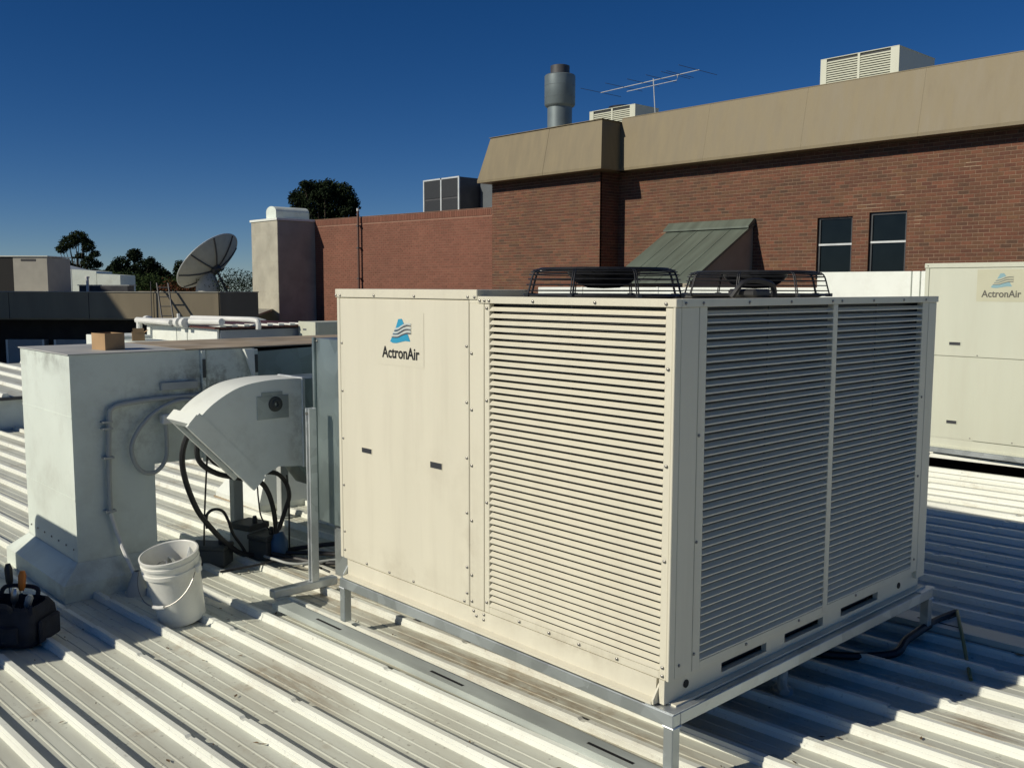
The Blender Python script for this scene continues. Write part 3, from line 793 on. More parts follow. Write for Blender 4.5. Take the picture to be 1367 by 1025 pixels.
for k, pts in enumerate([[(-3.75,.28,.03),(-3.5,.5,.05),(-3.3,.7,.04),(-3.0,.75,.05),(-2.75,.68,.05)], [(-3.7,.45,.03),(-3.45,.8,.07),(-3.1,.95,.08),(-2.8,.85,.07)], [(-3.6,.35,.05),(-3.3,.5,.03),(-3.05,.55,.06),(-2.78,.50,.05)]]):
    cable(['black cable lying on the roof along the front of the cable tangle', 'black cable arching over the back of the tangle on the roof', 'middle black cable of the tangle lying on the roof'][k], pts, .016, grp='cables lying on the roof')
cable('thin black lead lying nearest the bucket behind it', [(-3.55,-.05,.02),(-3.5,.15,.03),(-3.42,.35,.05),(-3.3,.45,.03),(-3.1,.42,.05)], .008, grp='cables lying on the roof')
cable('thin grey lead wandering under the hood', [(-3.62,.30,.04),(-3.45,.28,.06),(-3.3,.36,.045),(-3.15,.6,.06),(-2.98,.65,.05)], .009, GREYPVC, grp='cables lying on the roof')
def gear(name, label, cat, c, sz, rz_, mat, lidmat=None):
    t = thing(name, label, cat, (c[0], c[1], c[2]))
    M3 = Matrix.Rotation(R(rz_), 3, 'Z')
    B(c[0]-sz[0]/2, c[0]+sz[0]/2, c[1]-sz[1]/2, c[1]+sz[1]/2, c[2], c[2]+sz[2]*.8, b=.008).xf(M3, c).build('case', mat, t)
    B(c[0]-sz[0]/2-.005, c[0]+sz[0]/2+.005, c[1]-sz[1]/2-.005, c[1]+sz[1]/2+.005, c[2]+sz[2]*.805, c[2]+sz[2], b=.006).xf(M3, c).build('lid', lidmat or mat, t)
    MB().lathe([(.018,0),(.018,.03),(.012,.05),(0,.05)], (c[0]+sz[0]*.3, c[1], c[2]+sz[2]), 10).xf(M3, c).build('gland', RUBBER, t, smooth=True)
    return t
gear('junction_box', 'dark junction box tipped on the roof just behind the bucket', 'junction box', (-3.84,.02,-.005), (.26,.15,.14), 40, BROWNBOX)
gear('pump_box', 'grey pump box on the roof between the two support legs', 'pump', (-3.95,.36,-.005), (.20,.18,.21), 15, GREYPVC, BROWNBOX)
gear('pump_motor', 'dark brown motor box beside the grey pump box', 'motor', (-3.73,.37,-.005), (.17,.17,.17), 20, BROWNBOX)
pg = thing('blue_plug', 'blue industrial plug hanging on black hoses next to the motor box', 'plug', (-3.615,.41,-.005))
MB().lathe([(.03,.015),(.055,.02),(.058,.13),(.04,.17),(.024,.20)], (-3.615,.41,-.005), 14).build('plug_body', BLUEP, pg, smooth=True)
MB().lathe([(.024,.2),(.028,.2),(.02,.26),(.018,.26)], (-3.615,.41,-.005), 12).build('plug_gland', PVC, pg, smooth=True)

# ------------------------------------------------------------------ bucket
bc = Vector((-2.955, -.555, -.012))
bk = thing('bucket', 'white plastic pail with wire handle, tilted against a roof rib, rubbish inside', 'bucket', bc)
T = Matrix.Rotation(R(11.5), 3, 'X') @ Matrix.Rotation(R(35), 3, 'Z')
T = Matrix.Rotation(R(4), 3, 'Y') @ T
pv = bc+Vector((0, -.10, 0))
def bput(mb): 
    return mb.xf(T, bc)
prof = [(0,.004),(.118,.004),(.126,.012),(.146,.30),(.148,.302),(.157,.304),(.157,.325),(.149,.328),(.150,.352),(.156,.354),(.156,.368),(.151,.37),(.151,.388),(.158,.390),(.158,.402),(.150,.404),(.146,.40),(.140,.30),(.122,.02),(0,.016)]
up_ = Vector((0,0,.012))
bput(MB().lathe(prof, bc+up_, 48)).build('pail', PLASTIC, bk, smooth=True)
for s in (-1, 1):
    bput(B(bc.x+s*.163-.012, bc.x+s*.163+.012, bc.y-.02, bc.y+.02, bc.z+.300, bc.z+.345, b=.006)).build('handle_lug', PLASTIC, bk)
hp = []
for i in range(17):
    t = math.pi*i/16; hp.append((bc.x-.172*math.cos(t), bc.y-.05-.135*math.sin(t), bc.z+.325-.145*math.sin(t)))
bput(MB().tube(hp, .0026, 6))  .build('wire_handle', SCREW, bk, smooth=True)
bput(MB().tube([hp[7], hp[8], hp[9]], .010, 8)).build('handle_grip', PVC, bk, smooth=True)
fm = MB(); rnd = random.Random(3); G = 9; vs = []
for i in range(G):
    for j in range(G):
        vs.append((bc.x-.005+.125*(i/(G-1)), bc.y-.05+.13*(j/(G-1)), bc.z+.30+.11*math.sin(i*.7)*math.cos(j*.5)+rnd.uniform(-.02,.03)))
fm.add(vs, [(i*G+j, (i+1)*G+j, (i+1)*G+j+1, i*G+j+1) for i in range(G-1) for j in range(G-1)])
fo = bput(fm).build('crumpled_film', FILM, None, at=bc+Vector((0,0,.2)), smooth=False)
tag(fo, 'crumpled plastic film stuffed in the white pail', 'plastic film')
sh = bput(MB().tube(smooth_line([(bc.x-.07+.05*math.cos(t*.7), bc.y-.02+.05*math.sin(t*.7), bc.z+.33+.02*math.sin(t)) for t in range(9)], 4), .003, 5)).build('wire_offcut', STEEL, None, at=bc+Vector((0,0,.3)))
tag(sh, 'coil of wire offcut lying in the white pail', 'wire')

# ------------------------------------------------------------------ tool bag
tb = thing('tool_bag', 'open black canvas tool bag at the left edge of the picture, tools sticking out', 'tool bag', (-3.32,-1.36,-.03))
cx, cy, z0 = -3.30, -1.36, -.028
M3 = Matrix.Rotation(R(42), 3, 'Z'); cc = (cx, cy, z0)
def bag_ring(w, d, z, r=.05, n=6):
    pts = []
    for (sx, sy, a0) in ((1,1,0),(-1,1,90),(-1,-1,180),(1,-1,270)):
        for k in range(n):
            a = R(a0+90*k/(n-1)); pts.append((cx+sx*(w-r)+r*math.cos(a), cy+sy*(d-r)+r*math.sin(a), z))
    return pts
levels = [(.20,.115,.0),(.212,.13,.03),(.217,.135,.11),(.21,.125,.17),(.19,.11,.205),(.18,.10,.207),(.185,.105,.16),(.18,.095,.08)]
vs = []; fs = []
for w, d_, z in levels: vs += [(p[0]+random.uniform(-.004,.004), p[1]+random.uniform(-.004,.004), z0+z+.012+(random.uniform(-.012,.012) if .15 < z < .3 else 0)) for p in bag_ring(w, d_, z)]
N_ = 24
for i in range(len(levels)-1):
    for k in range(N_): fs.append((i*N_+k, i*N_+(k+1) % N_, (i+1)*N_+(k+1) % N_, (i+1)*N_+k))
fs.append(tuple(range(N_))[::-1]); fs.append(tuple(range((len(levels)-1)*N_, len(levels)*N_)))
MB().add(vs, fs).xf(M3, cc).build('bag_body', FABRIC, tb, smooth=True)
for dx in (-.10, .06): B(cx+dx, cx+dx+.09, cy-.152, cy-.134, z0+.04, z0+.13, b=.006).xf(M3, cc).build('outer_pocket', FABRIC, tb)
B(cx+.222, cx+.245, cy-.09, cy+.09, z0+.03, z0+.15, b=.01).xf(M3, cc).build('outer_pocket', FABRIC, tb)
for s in (-1, 1):
    MB().tube(smooth_line([(cx-.10,cy+s*.10,z0+.19),(cx-.09,cy+s*.13,z0+.25),(cx,cy+s*.16,z0+.25),(cx+.09,cy+s*.14,z0+.24),(cx+.10,cy+s*.10,z0+.19)]), .012, 8).xf(M3, cc).build('carry_strap', FABRIC, tb, smooth=True)
def tool(label, p, ht, lean, grip, shank, cat='hand tool'):
    t = thing('hand_tool', label, cat, (p[0], p[1], z0+.09), 'tools in the tool bag')
    a = Vector((p[0], p[1], z0+.09)); ht *= .78; b = a+Vector((lean[0], lean[1], ht))
    MB().tube([a, a+(b-a)*.6], .008, 6).build('shank', shank, t)
    MB().tube([a+(b-a)*.58, a+(b-a)*.66, a+(b-a)*.9, b], [.012,.019,.021,.012], 8).build('grip', grip, t, smooth=True)
tool('orange handled tool at the front of the tool bag', (-3.38,-1.46), .27, (-.02,-.05), ORANGE, STEEL)
tool('orange handled tool at the back of the tool bag', (-3.36,-1.28), .32, (-.03,.03), ORANGE, STEEL)
tool('steel blade standing upright in the tool bag', (-3.30,-1.34), .24, (.0,.03), STEEL, STEEL)
tool('black handled tool rising highest from the tool bag', (-3.42,-1.30), .36, (-.05,.0), RUBBER, STEEL)
tool('pale handled tool in the middle of the tool bag', (-3.26,-1.30), .20, (.03,.04), GREYPVC, STEEL)

# ================================================================== ROOF BEYOND THE UNIT
def flatlogo2(p, dx, y): pass
u2 = thing('condensing_unit', 'pale closed-panel air conditioner cut off by the right edge, behind the foreground unit', 'air conditioner', (-1.0, 8.1, .2))
for z0, z1 in ((1.152, 2.045), (.305, 1.148)):
    B(-2.235, 1.2, 7.15, 7.18, z0, z1, b=.004).build('access_panel', CREAM2, u2)
B(-2.235, 1.2, 7.185, 9.0, .305, 2.04).build('housing', CREAM2, u2)
B(-2.285, 1.25, 7.14, 9.05, 2.046, 2.095, b=.004).build('cap_panel', CREAM2, u2)
B(-2.28, -2.238, 7.148, 9.0, .305, 2.045, b=.004).build('corner_post', CREAM2, u2)
br = MB().prism([(7.15,.300),(7.17,.300),(7.17,.215),(7.22,.215),(7.22,.205),(7.12,.205),(7.12,.215),(7.145,.222)], 'x', -2.26, 1.2).build('base_rail', CREAM2, u2)
B(-2.27, 1.2, 7.10, 7.15, .15, .203, b=.004).build('base_beam', GALV, u2)
B(-2.27, 1.2, 8.9, 8.95, .15, .203, b=.004).build('base_beam', GALV, u2)
for x in (-2.2, -.6, .9):
    for y in (7.1, 8.9): B(x, x+.05, y, y+.05, .09, .15).build('foot', GALV, u2)
for x0, x1, z0, z1 in ((-2.0,-1.89,1.265,1.295), (-1.99,-1.89,.46,.492)):
    h = B(x0-.006, x1+.006, 7.147, 7.152, z0-.006, z1+.006).build('panel_handle', CREAM2, u2)
    B(x0, x1, 7.1455, 7.1465, z0, z1).build('handle_recess', HREC, h)
for x, z in ((-2.25,2.07),(-1.72,1.17),(-1.75,.33),(-1.35,.33),(-1.2,1.17)): inst(smesh, 'screw', u2, (x, 7.139 if z > 2 else 7.149, z))
kx = .37/.303
logo(u2, lambda x: -1.71+(x+1.791)*kx, lambda z: 1.755+(z-1.4975)*kx, 7.15, True)
for y, sl_ in ((7.02, .03), (8.85, .03)):
    pass
wd = thing('white_duct', 'long low white duct crossing the roof behind the fan guards', 'duct', (-9, 12.2, .2))
B(-12.9, -4.0, 11.9, 13.0, .9, 1.845, b=.01).build('duct_run', WHITE2, wd)
for x in (-12.5, -10.5, -8.5, -5.5): B(x, x+.08, 12.0, 12.08, .16, .9).build('leg', GALV, wd)
for x in (-11.6, -9.6, -7.6): B(x, x+.05, 11.885, 11.899, .9, 1.85).build('joint_flange', WHITE2, wd)
wb = thing('white_plant_box', 'white sheet metal box duct between the fan guard and the right-hand unit, below the windows', 'duct', (-3.8, 9.5, .15))
for x0, x1 in ((-4.55,-3.27),(-3.255,-3.16),(-3.145,-2.4)): B(x0, x1, 9.0, 9.03, .5, 2.05, b=.004).build('panel', WHITE2, wb)
B(-4.54, -2.4, 9.032, 10.2, .5, 2.045).build('housing', WHITE2, wb)
for x in (-4.5, -2.6):
    for y in (9.1, 10.1): B(x, x+.06, y, y+.06, .1, .5).build('leg', GALV, wb)
# loose cable on the right
cable('grey and rust coloured cable trailing out of the shadow right of the unit', [(-.6,1.55,.04),(-.25,1.48,.045),(.02,1.72,.05),(.03,1.9,.085),(.03,2.2,.10),(.06,2.4,.11)], .020, RUBBER, grp='loose cables right of the unit')
cable('thin yellowish wire hanging over the rear rail', [(.06,2.42,.118),(.14,2.25,.12),(.22,2.1,.09),(.30,1.95,.05),(.40,1.75,.035)], .009, pm('yellow_wire', (.30,.27,.10), .6), grp='loose cables right of the unit')
dr = thing('drain_pipe', 'short grey drain stub standing on the roof under the unit', 'pipe', (-.14, 1.0, .01))
MB().tube(smooth_line([(-.14,1.02,.24),(-.14,1.02,.10),(-.13,1.0,.06),(-.10,.97,.04)]), .022, 10).build('stub', GREYPVC, dr, smooth=True)
MB().lathe([(.05,.0),(.045,.03),(.024,.04)], (-.14,1.02,.01), 14).build('boot', GREYPVC, dr, smooth=True)
# capping piece over one rib on the right
cp = MB(); i = 11
for k in range(1):
    pr = [(-.003,.002),(.002,.022),(.008,.043),(.037,.043),(.043,.022),(.049,.002)]
    vs = []
    for x in (.02, .30):
        for v, z in pr: vs.append((x, ribfoot(i, x)+v, zroof(x, ribfoot(i, x))+z+.008))
    n = len(pr); cp.add(vs, [(q, q+n, q+n+1, q+1) for q in range(n-1)])
tag(cp.build('rib_cap', ROOFRIB, None, at=(.16, 1.1, .03)), 'short white capping piece clipped over a roof rib right of the stand', 'flashing')
# leaves and grit lying on the sheets
rnd = random.Random(11); lf = MB()
for k in range(420):
    x = rnd.uniform(-5, 2.5); y = rnd.uniform(-2.2, 3.2)
    fi = (y-RY0-RC*x)/RS; fr_ = (fi-math.floor(fi))*RS
    if fr_ < .075 or fr_ > .235: continue
    s_ = rnd.uniform(.004, .016); a = rnd.uniform(0, 6.28); z = zroof(x, y)+.011
    p = [(x+s_*math.cos(a+t)*q, y+s_*math.sin(a+t)*q, z+rnd.uniform(0,.004)) for t, q in ((0,1.3),(1.6,.5),(3.14,1.3),(4.7,.5))]
    lf.add(p, [(0,1,2,3)])
o = lf.build('dry_leaf_litter', pm('dry_leaf', (.16,.10,.05), .9, var=.3)); o['kind'] = 'stuff'; o['label'] = 'dry leaf bits and grit lying in the roof pans'; o['category'] = 'litter'

# out of frame to the left: unseen unit added to cast the shadow on the white duct
nb = thing('condensing_unit', 'unseen cream air conditioner added outside the left edge to cast the shadow on the duct', 'air conditioner', (-4.3, -2.8, 0))
MB().prism([(-5.14,.08),(-3.45,.08),(-3.45,1.30),(-5.06,1.30),(-5.10,1.285),(-5.13,1.25),(-5.14,1.20)], 'y', -3.3, -2.42).build('housing', CREAM, nb)
for x in (-5.0, -3.6):
    for y in (-3.2, -2.6): B(x, x+.06, y, y+.06, -.06, .08).build('foot', GALV, nb)

# raised roof section on the far left
rr = B(-17.2, -11.4, -9, 5.2, -.6, .36).build('raised_roof', WHITE); rr['kind'] = 'structure'
B(-17.2, -11.33, -9, 5.2, .362, .40).build('edge_flashing', DKGREY, rr)
for k in range(16):
    y0 = -2.0+k*.45
    MB().prism([(y0,.401),(y0+.02,.45),(y0+.08,.45),(y0+.10,.401)], 'x', -17.15, -11.36).build('roof_rib', ROOFRIB, rr)
for k in range(16):
    y0 = -2.0+k*.45
    B(-17.15, -11.36, y0+.101, y0+.449, .401, .405).build('roof_sheet', ROOFPAN, rr)
lr = B(-40, -17.21, -12, 24, -1.5, -1.1).build('lower_roof', DKDECK); lr['kind'] = 'structure'
mr_ = B(-17.2, -11.36, 5.21, 24, -1.5, -.1).build('lower_roof', DKDECK); mr_['kind'] = 'structure'
o = B(-11.35, 6, 15.21, 23.4, -1.5, -.1).build('lower_roof', DKDECK); o['kind'] = 'structure'

# low white plant enclosure with pipework
lb = thing('plant_enclosure', 'low white panelled plant enclosure under the white pipework', 'enclosure', (-14.6, 5.2, -.1))
for x0, x1 in ((-16.1,-14.75),(-14.72,-14.30),(-14.27,-13.09)): B(x0, x1, 4.5, 4.54, -.1, 1.12, b=.004).build('panel', WHITE2, lb)
B(-16.08, -13.07, 4.55, 6.3, -.1, 1.10).build('housing', pm('shade_blue_grey', (.34,.38,.42), .6), lb)  # shade of the white enclosure's side painted in as blue-grey
MB().prism([(4.42,1.125),(6.5,1.125),(6.5,1.17),(4.42,1.15)], 'x', -16.25, -13.0).build('enclosure_roof', pm('maroon_roof', (.10,.035,.03), .6), lb)
for k in range(9):
    y = 4.5+.22*k; B(-13.4, -12.97, y, y+.10, 1.16, 1.19).build('roof_sheet_end', WHITE2, lb)
pw = thing('pipework', 'white lagged pipes with elbows and valves over the plant enclosure', 'pipes', (-14.3, 4.7, 1.1))
MB().tube([(-16.3,4.4,1.19),(-15.6,4.4,1.19),(-12.9,4.5,1.25)], .06, 10).build('header_pipe', PVC, pw, smooth=True)
MB().tube(smooth_line([(-15.95,4.3,0.2),(-15.95,4.3,1.05),(-15.93,4.3,1.17),(-15.8,4.3,1.20),(-14.6,4.35,1.19)]), .055, 10).build('drop_pipe', PVC, pw, smooth=True)
MB().tube(smooth_line([(-14.3,4.6,1.28),(-13.2,4.9,1.28),(-12.7,5.0,1.27),(-12.62,5.02,1.22),(-12.62,5.02,1.12)]), .045, 10).build('return_pipe', PVC, pw, smooth=True)
for x in (-15.75, -14.35, -14.1): MB().lathe([(0,-.06),(.09,-.06),(.09,.06),(0,.06)], (x,4.38,1.2), 14, Matrix.Rotation(R(90), 3, 'Y')).build('pipe_flange', PVC, pw)
for x in (-14.35,): MB().tube([(x,4.38,1.2),(x,4.38,1.36)], .03, 8).build('valve_stem', PVC, pw)
tk = thing('tank_cover', 'rounded grey-white tank cover behind the white pipes', 'tank', (-20.5, 8.0, -1.1))
MB().lathe([(1.3,-1.1),(1.3,.90),(1.22,1.0),(1.0,1.06),(0,1.09)], (-20.5,8.0,0), 32).build('cover', WHITE, tk, smooth=True)
sa = thing('small_air_conditioner', 'small white air conditioner beside the galvanised duct, left of the cream unit', 'air conditioner', (-12.4, 6.3, -.1))
B(-13.0, -12.42, 6.0, 6.02, .15, 1.225, b=.006).build('end_panel', CREAM2, sa)
B(-13.0, -12.44, 6.021, 6.9, .15, 1.22).build('housing', CREAM2, sa)
ff = B(-12.438, -12.42, 6.021, 6.06, .15, 1.222).build('grille_frame', CREAM2, sa)
me = B(0, .014, 0, .80, 0, .012).mesh('grille_bar', CREAM2)
for k in range(24): inst(me, 'grille_bar', ff, (-12.438, 6.06, .30+k*.038))
B(-12.44, -12.42, 6.87, 6.9, .15, 1.22).build('grille_frame', CREAM2, sa)
B(-12.84, -12.72, 5.998, 5.9995, 1.07, 1.10).build('badge', LOGOG, sa)
B(-13.0, -12.42, 6.0, 6.9, -.1, .145).build('plinth', CONC, sa)
b2 = thing('small_air_conditioner', 'dark grey air conditioner half hidden behind the small white one', 'air conditioner', (-12.5, 7.8, -.1))
B(-13.2, -12.45, 7.3, 8.2, -.1, 1.25, b=.01).build('housing', DKGREY, b2)
B(-12.45, -12.44, 7.35, 8.15, .1, 1.15).build('coil_face', COIL, b2)
lw = thing('vent_box', 'low white vent box seen just past the cardboard carton', 'vent', (-15.1, 3.4, .4))
B(-15.6, -14.6, 3.2, 4.0, .36, .98, b=.01).build('box', WHITE2, lw)
B(-14.5, -13.2, 3.3, 3.9, .36, .93, b=.01).build('low_section', WHITE, lw)
B(-14.5, -13.2, 3.285, 3.299, .80, .88).build('grille', DKGREY, lw)
B(-15.6, -13.2, 3.15, 4.05, .33, .36).build('plinth', CONC, lw)
# cartons on the duct
def carton(label, c, w, d, h, a, flap=True):
    t = thing('carton', label, 'cardboard box', c, 'cartons on the ductwork'); M3 = Matrix.Rotation(R(a), 3, 'Z'); th = .004
    x, y, z = c
    m = MB(); m.box(x-w, x+w, y-d, y-d+th, z, z+h); m.box(x-w, x+w, y+d-th, y+d, z, z+h); m.box(x-w, x-w+th, y-d+th, y+d-th, z, z+h); m.box(x+w-th, x+w, y-d+th, y+d-th, z, z+h); m.box(x-w+th, x+w-th, y-d+th, y+d-th, z, z+th)
    m.xf(M3, c).build('box_walls', CARD, t)
    B(x-w+th, x+w-th, y-d+th, y+d-th, z+h*.55, z+h*.56).xf(M3, c).build('box_black_sheet', DARK, t)  # plain black sheet spanning the carton partway up
    if flap:
        f = MB().add([(x-w,y+d,z+h),(x+w,y+d,z+h),(x+w*.9,y+d*1.6,z+h*1.25),(x-w*.9,y+d*1.6,z+h*1.25)], [(0,1,2,3)]); f.xf(M3, c).build('box_flap', CARD, t)
        B(x+w, x+w+.003, y-d*.9, y+d*.9, z+h*.99, z+h*1.5).xf(Matrix.Rotation(R(a), 3, 'Z'), c).build('box_flap', CARD, t)
carton('small open cardboard carton near the front edge of the white duct', (-4.12,-.49,1.4385), .085, .065, .105, 8, False)
carton('second cardboard carton with its flaps up, behind the first', (-13.95,3.5,.931), .14, .10, .14, -20)

# ================================================================== BRICK BUILDING
BL, BH, JT, CO = .2705, .0880, .014, .103
def bricks_rect(x0, x1, z0, z1, y, holes=(), depth=.10, seed=1):
    """stretcher bond facing -y at plane y: list of (cx, cz, len)"""
    rnd = random.Random(seed); out = []
    n = int((z1-z0)/CO)
    for c in range(n):
        z = z0+c*CO+CO/2; x = x0-(.5*(BL+JT) if c % 2 else 0)
        while x < x1:
            a, b = max(x, x0), min(x+BL, x1)
            segs = [(a, b)]
            for hx0, hx1, hz0, hz1 in holes:
                if hz0-.01 < z < hz1+.01:
                    ns = []
                    for p, q in segs:
                        if q <= hx0 or p >= hx1: ns.append((p, q)); continue
                        if p < hx0: ns.append((p, hx0))
                        if q > hx1: ns.append((hx1, q))
                    segs = ns
            for p, q in segs:
                if q-p > .02: out.append(((p+q)/2, z, q-p))
            x += BL+JT
    return out
def brick_box(mb, cx, cz, ln, y, jit, bh=BH, depth=.09):
    h = bh/2; l = ln/2
    y0 = y-jit
    mb.add([(cx-l,y0,cz-h),(cx+l,y0,cz-h),(cx+l,y0,cz+h),(cx-l,y0,cz+h),(cx-l,y+depth,cz-h),(cx+l,y+depth,cz-h),(cx+l,y+depth,cz+h),(cx-l,y+depth,cz+h)],
           [(0,1,2,3),(1,5,6,2),(5,4,7,6),(4,0,3,7),(3,2,6,7),(4,5,1,0)])
main = thing('brick_building', 'dark red brick building with tan sloping fascia, two windows and rooftop plant', 'building', (-13, 25, -.1))
WIN = [(-12.80,-11.68,2.10,3.95), (-11.17,-10.07,2.10,4.00)]
wallm = MB()
def wall_with_holes(mb, x0, x1, z0, z1, y, t, holes):
    xs = sorted({x0, x1, *[h[0] for h in holes], *[h[1] for h in holes]})
    for a, b in zip(xs[:-1], xs[1:]):
        hs = [h for h in holes if h[0] <= a+1e-6 and h[1] >= b-1e-6]
        if not hs: mb.box(a, b, y, y+t, z0, z1)
        else:
            h = hs[0]
            mb.box(a, b, y, y+t, z0, h[2]); mb.box(a, b, y, y+t, h[3], z1)
wall_with_holes(wallm, -20.66, 1.0, -.1, 6.2, 23.505, .5, WIN)
mw = wallm.build('wall', MORTAR, main)
bl = bricks_rect(-20.65, -3.5, 1.55-15*CO, 5.98, 23.5, WIN, seed=2)
rnd = random.Random(5)
# the 300 largest in view are bricks of their own, the rest one mass
vis = [b for b in bl if -11.0 < b[0] < -6.4 and 2.3 < b[1] < 5.6 and not (b[0] > -9.6 and b[1] < 2.75)]
vis.sort(key=lambda b: (b[0]-CAM.x)**2+(b[1]-CAM.z)**2)
near = set(vis[:300])
cache = {}
rest = MB()
for cx, cz, ln in bl:
    j = rnd.uniform(0, .004)
    if (cx, cz, ln) in near:
        key = round(ln, 2)
        if key not in cache:
            t = MB(); brick_box(t, 0, 0, ln, 0, 0); cache[key] = t.mesh('brick', BRICK)
        inst(cache[key], 'brick', mw, (cx, 23.5-j, cz))
    else: brick_box(rest, cx, cz, ln, 23.5, j)
rest.build('brickwork', BRICK, mw, kind='stuff')
FMORT = pm('fresh_mortar', (.42,.32,.22), .95, var=.2)
for (px0, pz0, nrow, ln_) in ((-18.75,3.39,4,.42), (-11.62,4.10,2,.9), (-10.6,4.42,2,.5), (-9.9,3.6,3,.28), (-8.6,5.1,2,.5)):
    for k in range(nrow):
        z = 1.55+CO*round((pz0-1.55)/CO)+k*CO
        B(px0+rnd.uniform(0,.08), px0+ln_-rnd.uniform(0,.08), 23.494, 23.506, z-.0075, z+.0065).build('repointed_joint', FMORT, mw)
# bay
bay = MB(); bay.box(-26.38, -20.667, 22.505, 24.0, -.1, 6.2); bw = bay.build('bay_wall', MORTAR, main)
bb = MB()
for cx, cz, ln in bricks_rect(-26.4, -20.655, 1.55-15*CO, 5.98, 22.5, seed=3): brick_box(bb, cx, cz, ln, 22.5, rnd.uniform(0,.004))
for c in range(-15, int((5.98-1.55)/CO)):
    z = 1.55+c*CO+CO/2; y = 22.52-(.14 if c % 2 else 0)
    while y < 23.5:
        a, b = max(y, 22.51), min(y+BL, 23.5)
        if b-a > .02: bb.box(-20.70, -20.655+.0, a, b, z-BH/2, z+BH/2)
        y += BL+JT
bb.build('brickwork', BRICK, bw, kind='stuff')
# fascia panels: sheet folded over a sloping frame
def fascia_panels(xs, yb, yt, zb, zt):
    for a, b in zip(xs[:-1], xs[1:]):
        f = MB().prism([(yb,zb),(yb,zb+.09),(yt,zt),(yt+.25,zt),(yt+.25,zb+.02),(yb+.62,zb+.02),(yb+.62,zb)], 'x', a+.002, b-.002)
        f.build('fascia_panel', FASCIA, main)
fascia_panels([-20.33,-16.6,-13.1,-9.6,-6.1,-2.6,.9], 22.9, 23.25, 5.90, 7.74)
B(-20.3, .95, 23.24, 23.52, 7.742, 7.765).build('fascia_capping', FASCIA, main)
# bay fascia with mitred, sloping ends
pb_ = [(-26.61,21.9,5.90),(-20.09,21.9,5.90),(-20.09,23.4,5.90),(-26.61,23.4,5.90)]
pt_ = [(-26.2,22.25,7.62),(-20.38,22.25,7.62),(-20.38,23.4,7.62),(-26.2,23.4,7.62)]
for i0, (xa, xb) in enumerate(((0,.56),(.56,1))):
    L0 = Vector(pb_[0]).lerp(Vector(pb_[1]), xa); L1 = Vector(pb_[0]).lerp(Vector(pb_[1]), xb)
    T0 = Vector(pt_[0]).lerp(Vector(pt_[1]), xa); T1 = Vector(pt_[0]).lerp(Vector(pt_[1]), xb)
    up9 = Vector((0,0,.09)); off = Vector((0,1.5,0)); offT = Vector((0,1.15,0)); g0 = Vector((.006 if i0 else 0,0,0)); g1 = Vector((0 if i0 else -.006,0,0))
    vs = [L0+g0, L1+g1, L1+g1+up9, L0+g0+up9, T0+g0, T1+g1, T1+g1+offT, T0+g0+offT, L0+g0+off, L1+g1+off]
    MB().add(vs, [(0,1,2,3),(3,2,5,4),(4,5,6,7),(0,8,9,1),(0,3,4,7,8),(1,9,6,5,2)]).build('fascia_panel', FASCIA, main)
B(-26.25, -20.33, 22.2, 24.2, 7.622, 7.64).build('fascia_capping', FASCIA, main)
B(-20.05, .9, 23.52, 34, 6.9, 7.4).build('roof_deck', CONC, main)
B(-26.3, -20.06, 24.25, 34, 5.4, 7.2).build('roof_deck', CONC, main)
B(-39, -26.4, 24.25, 34, 4.0, 4.9).build('roof_deck', CONC, main)
# windows
for (x0, x1, z0, z1) in WIN:
    w = B(x0+.002, x0+.07, 23.58, 23.66, z0, z1-.002).box(x1-.07, x1-.002, 23.58, 23.66, z0, z1-.002).box(x0+.071, x1-.071, 23.58, 23.66, z1-.08, z1-.003).box(x0+.071, x1-.071, 23.58, 23.66, z0, z0+.07)
    wf = w.build('window', WFRAME, main)
    zm = z0+(z1-z0)*.5+.10
    B(x0-.012, x0+.001, 23.497, 23.66, z0, z1+.012).box(x1-.001, x1+.012, 23.497, 23.66, z0, z1+.012).box(x0-.012, x1+.012, 23.4975, 23.66, z1-.001, z1+.0115).build('reveal', BRICK, wf)
    B(x0+.071, x1-.071, 23.62, 23.63, z0+.07, zm-.03).build('pane', GLASS, wf)
    B(x0+.071, x1-.071, 23.62, 23.63, zm+.03, z1-.081).build('pane', GLASS, wf)
    B(x0+.03, x1-.03, 23.565, 23.64, zm-.03, zm+.03, b=.005).build('transom', SILV, wf)
# lean-to with green sheet roof
lt = thing('lean_to', 'green sheet metal lean-to roof with beige cheek wall against the brick building', 'lean-to', (-16.6, 22, 0))
a0, a1 = -18.25, -15.0
SL = (3.86-2.0)/(23.45-20.2)
nsh = 5
for k in range(nsh):
    xa = a0+(a1-a0)*k/nsh+.004; xb = a0+(a1-a0)*(k+1)/nsh-.004
    MB().add([(xa,20.2,2.0),(xb,20.2,2.0),(xb,23.45,3.86),(xa,23.45,3.86),(xa,20.2,1.97),(xb,20.2,1.97),(xb,23.45,3.83),(xa,23.45,3.83)],
             [(0,1,2,3),(7,6,5,4),(0,4,5,1),(1,5,6,2),(2,6,7,3),(3,7,4,0)]).build('roof_sheet', GREEN, lt)
    if k:
        MB().add([(xa-.024,20.2,2.0),(xa+.016,20.2,2.0),(xa+.016,23.4,2.0+3.2*SL),(xa-.024,23.4,2.0+3.2*SL),(xa-.024,20.2,2.014),(xa+.016,20.2,2.014),(xa+.016,23.4,2.014+3.2*SL),(xa-.024,23.4,2.014+3.2*SL)],
                 [(3,2,1,0),(4,5,6,7),(0,1,5,4),(1,2,6,5),(2,3,7,6),(3,0,4,7)]).build('standing_seam', GREEN, lt)
MB().prism([(23.10,3.72),(23.49,3.92),(23.49,4.02),(23.40,4.02),(23.10,3.78)], 'x', a0-.05, a1+.06).build('ridge_flashing', GREEN, lt)
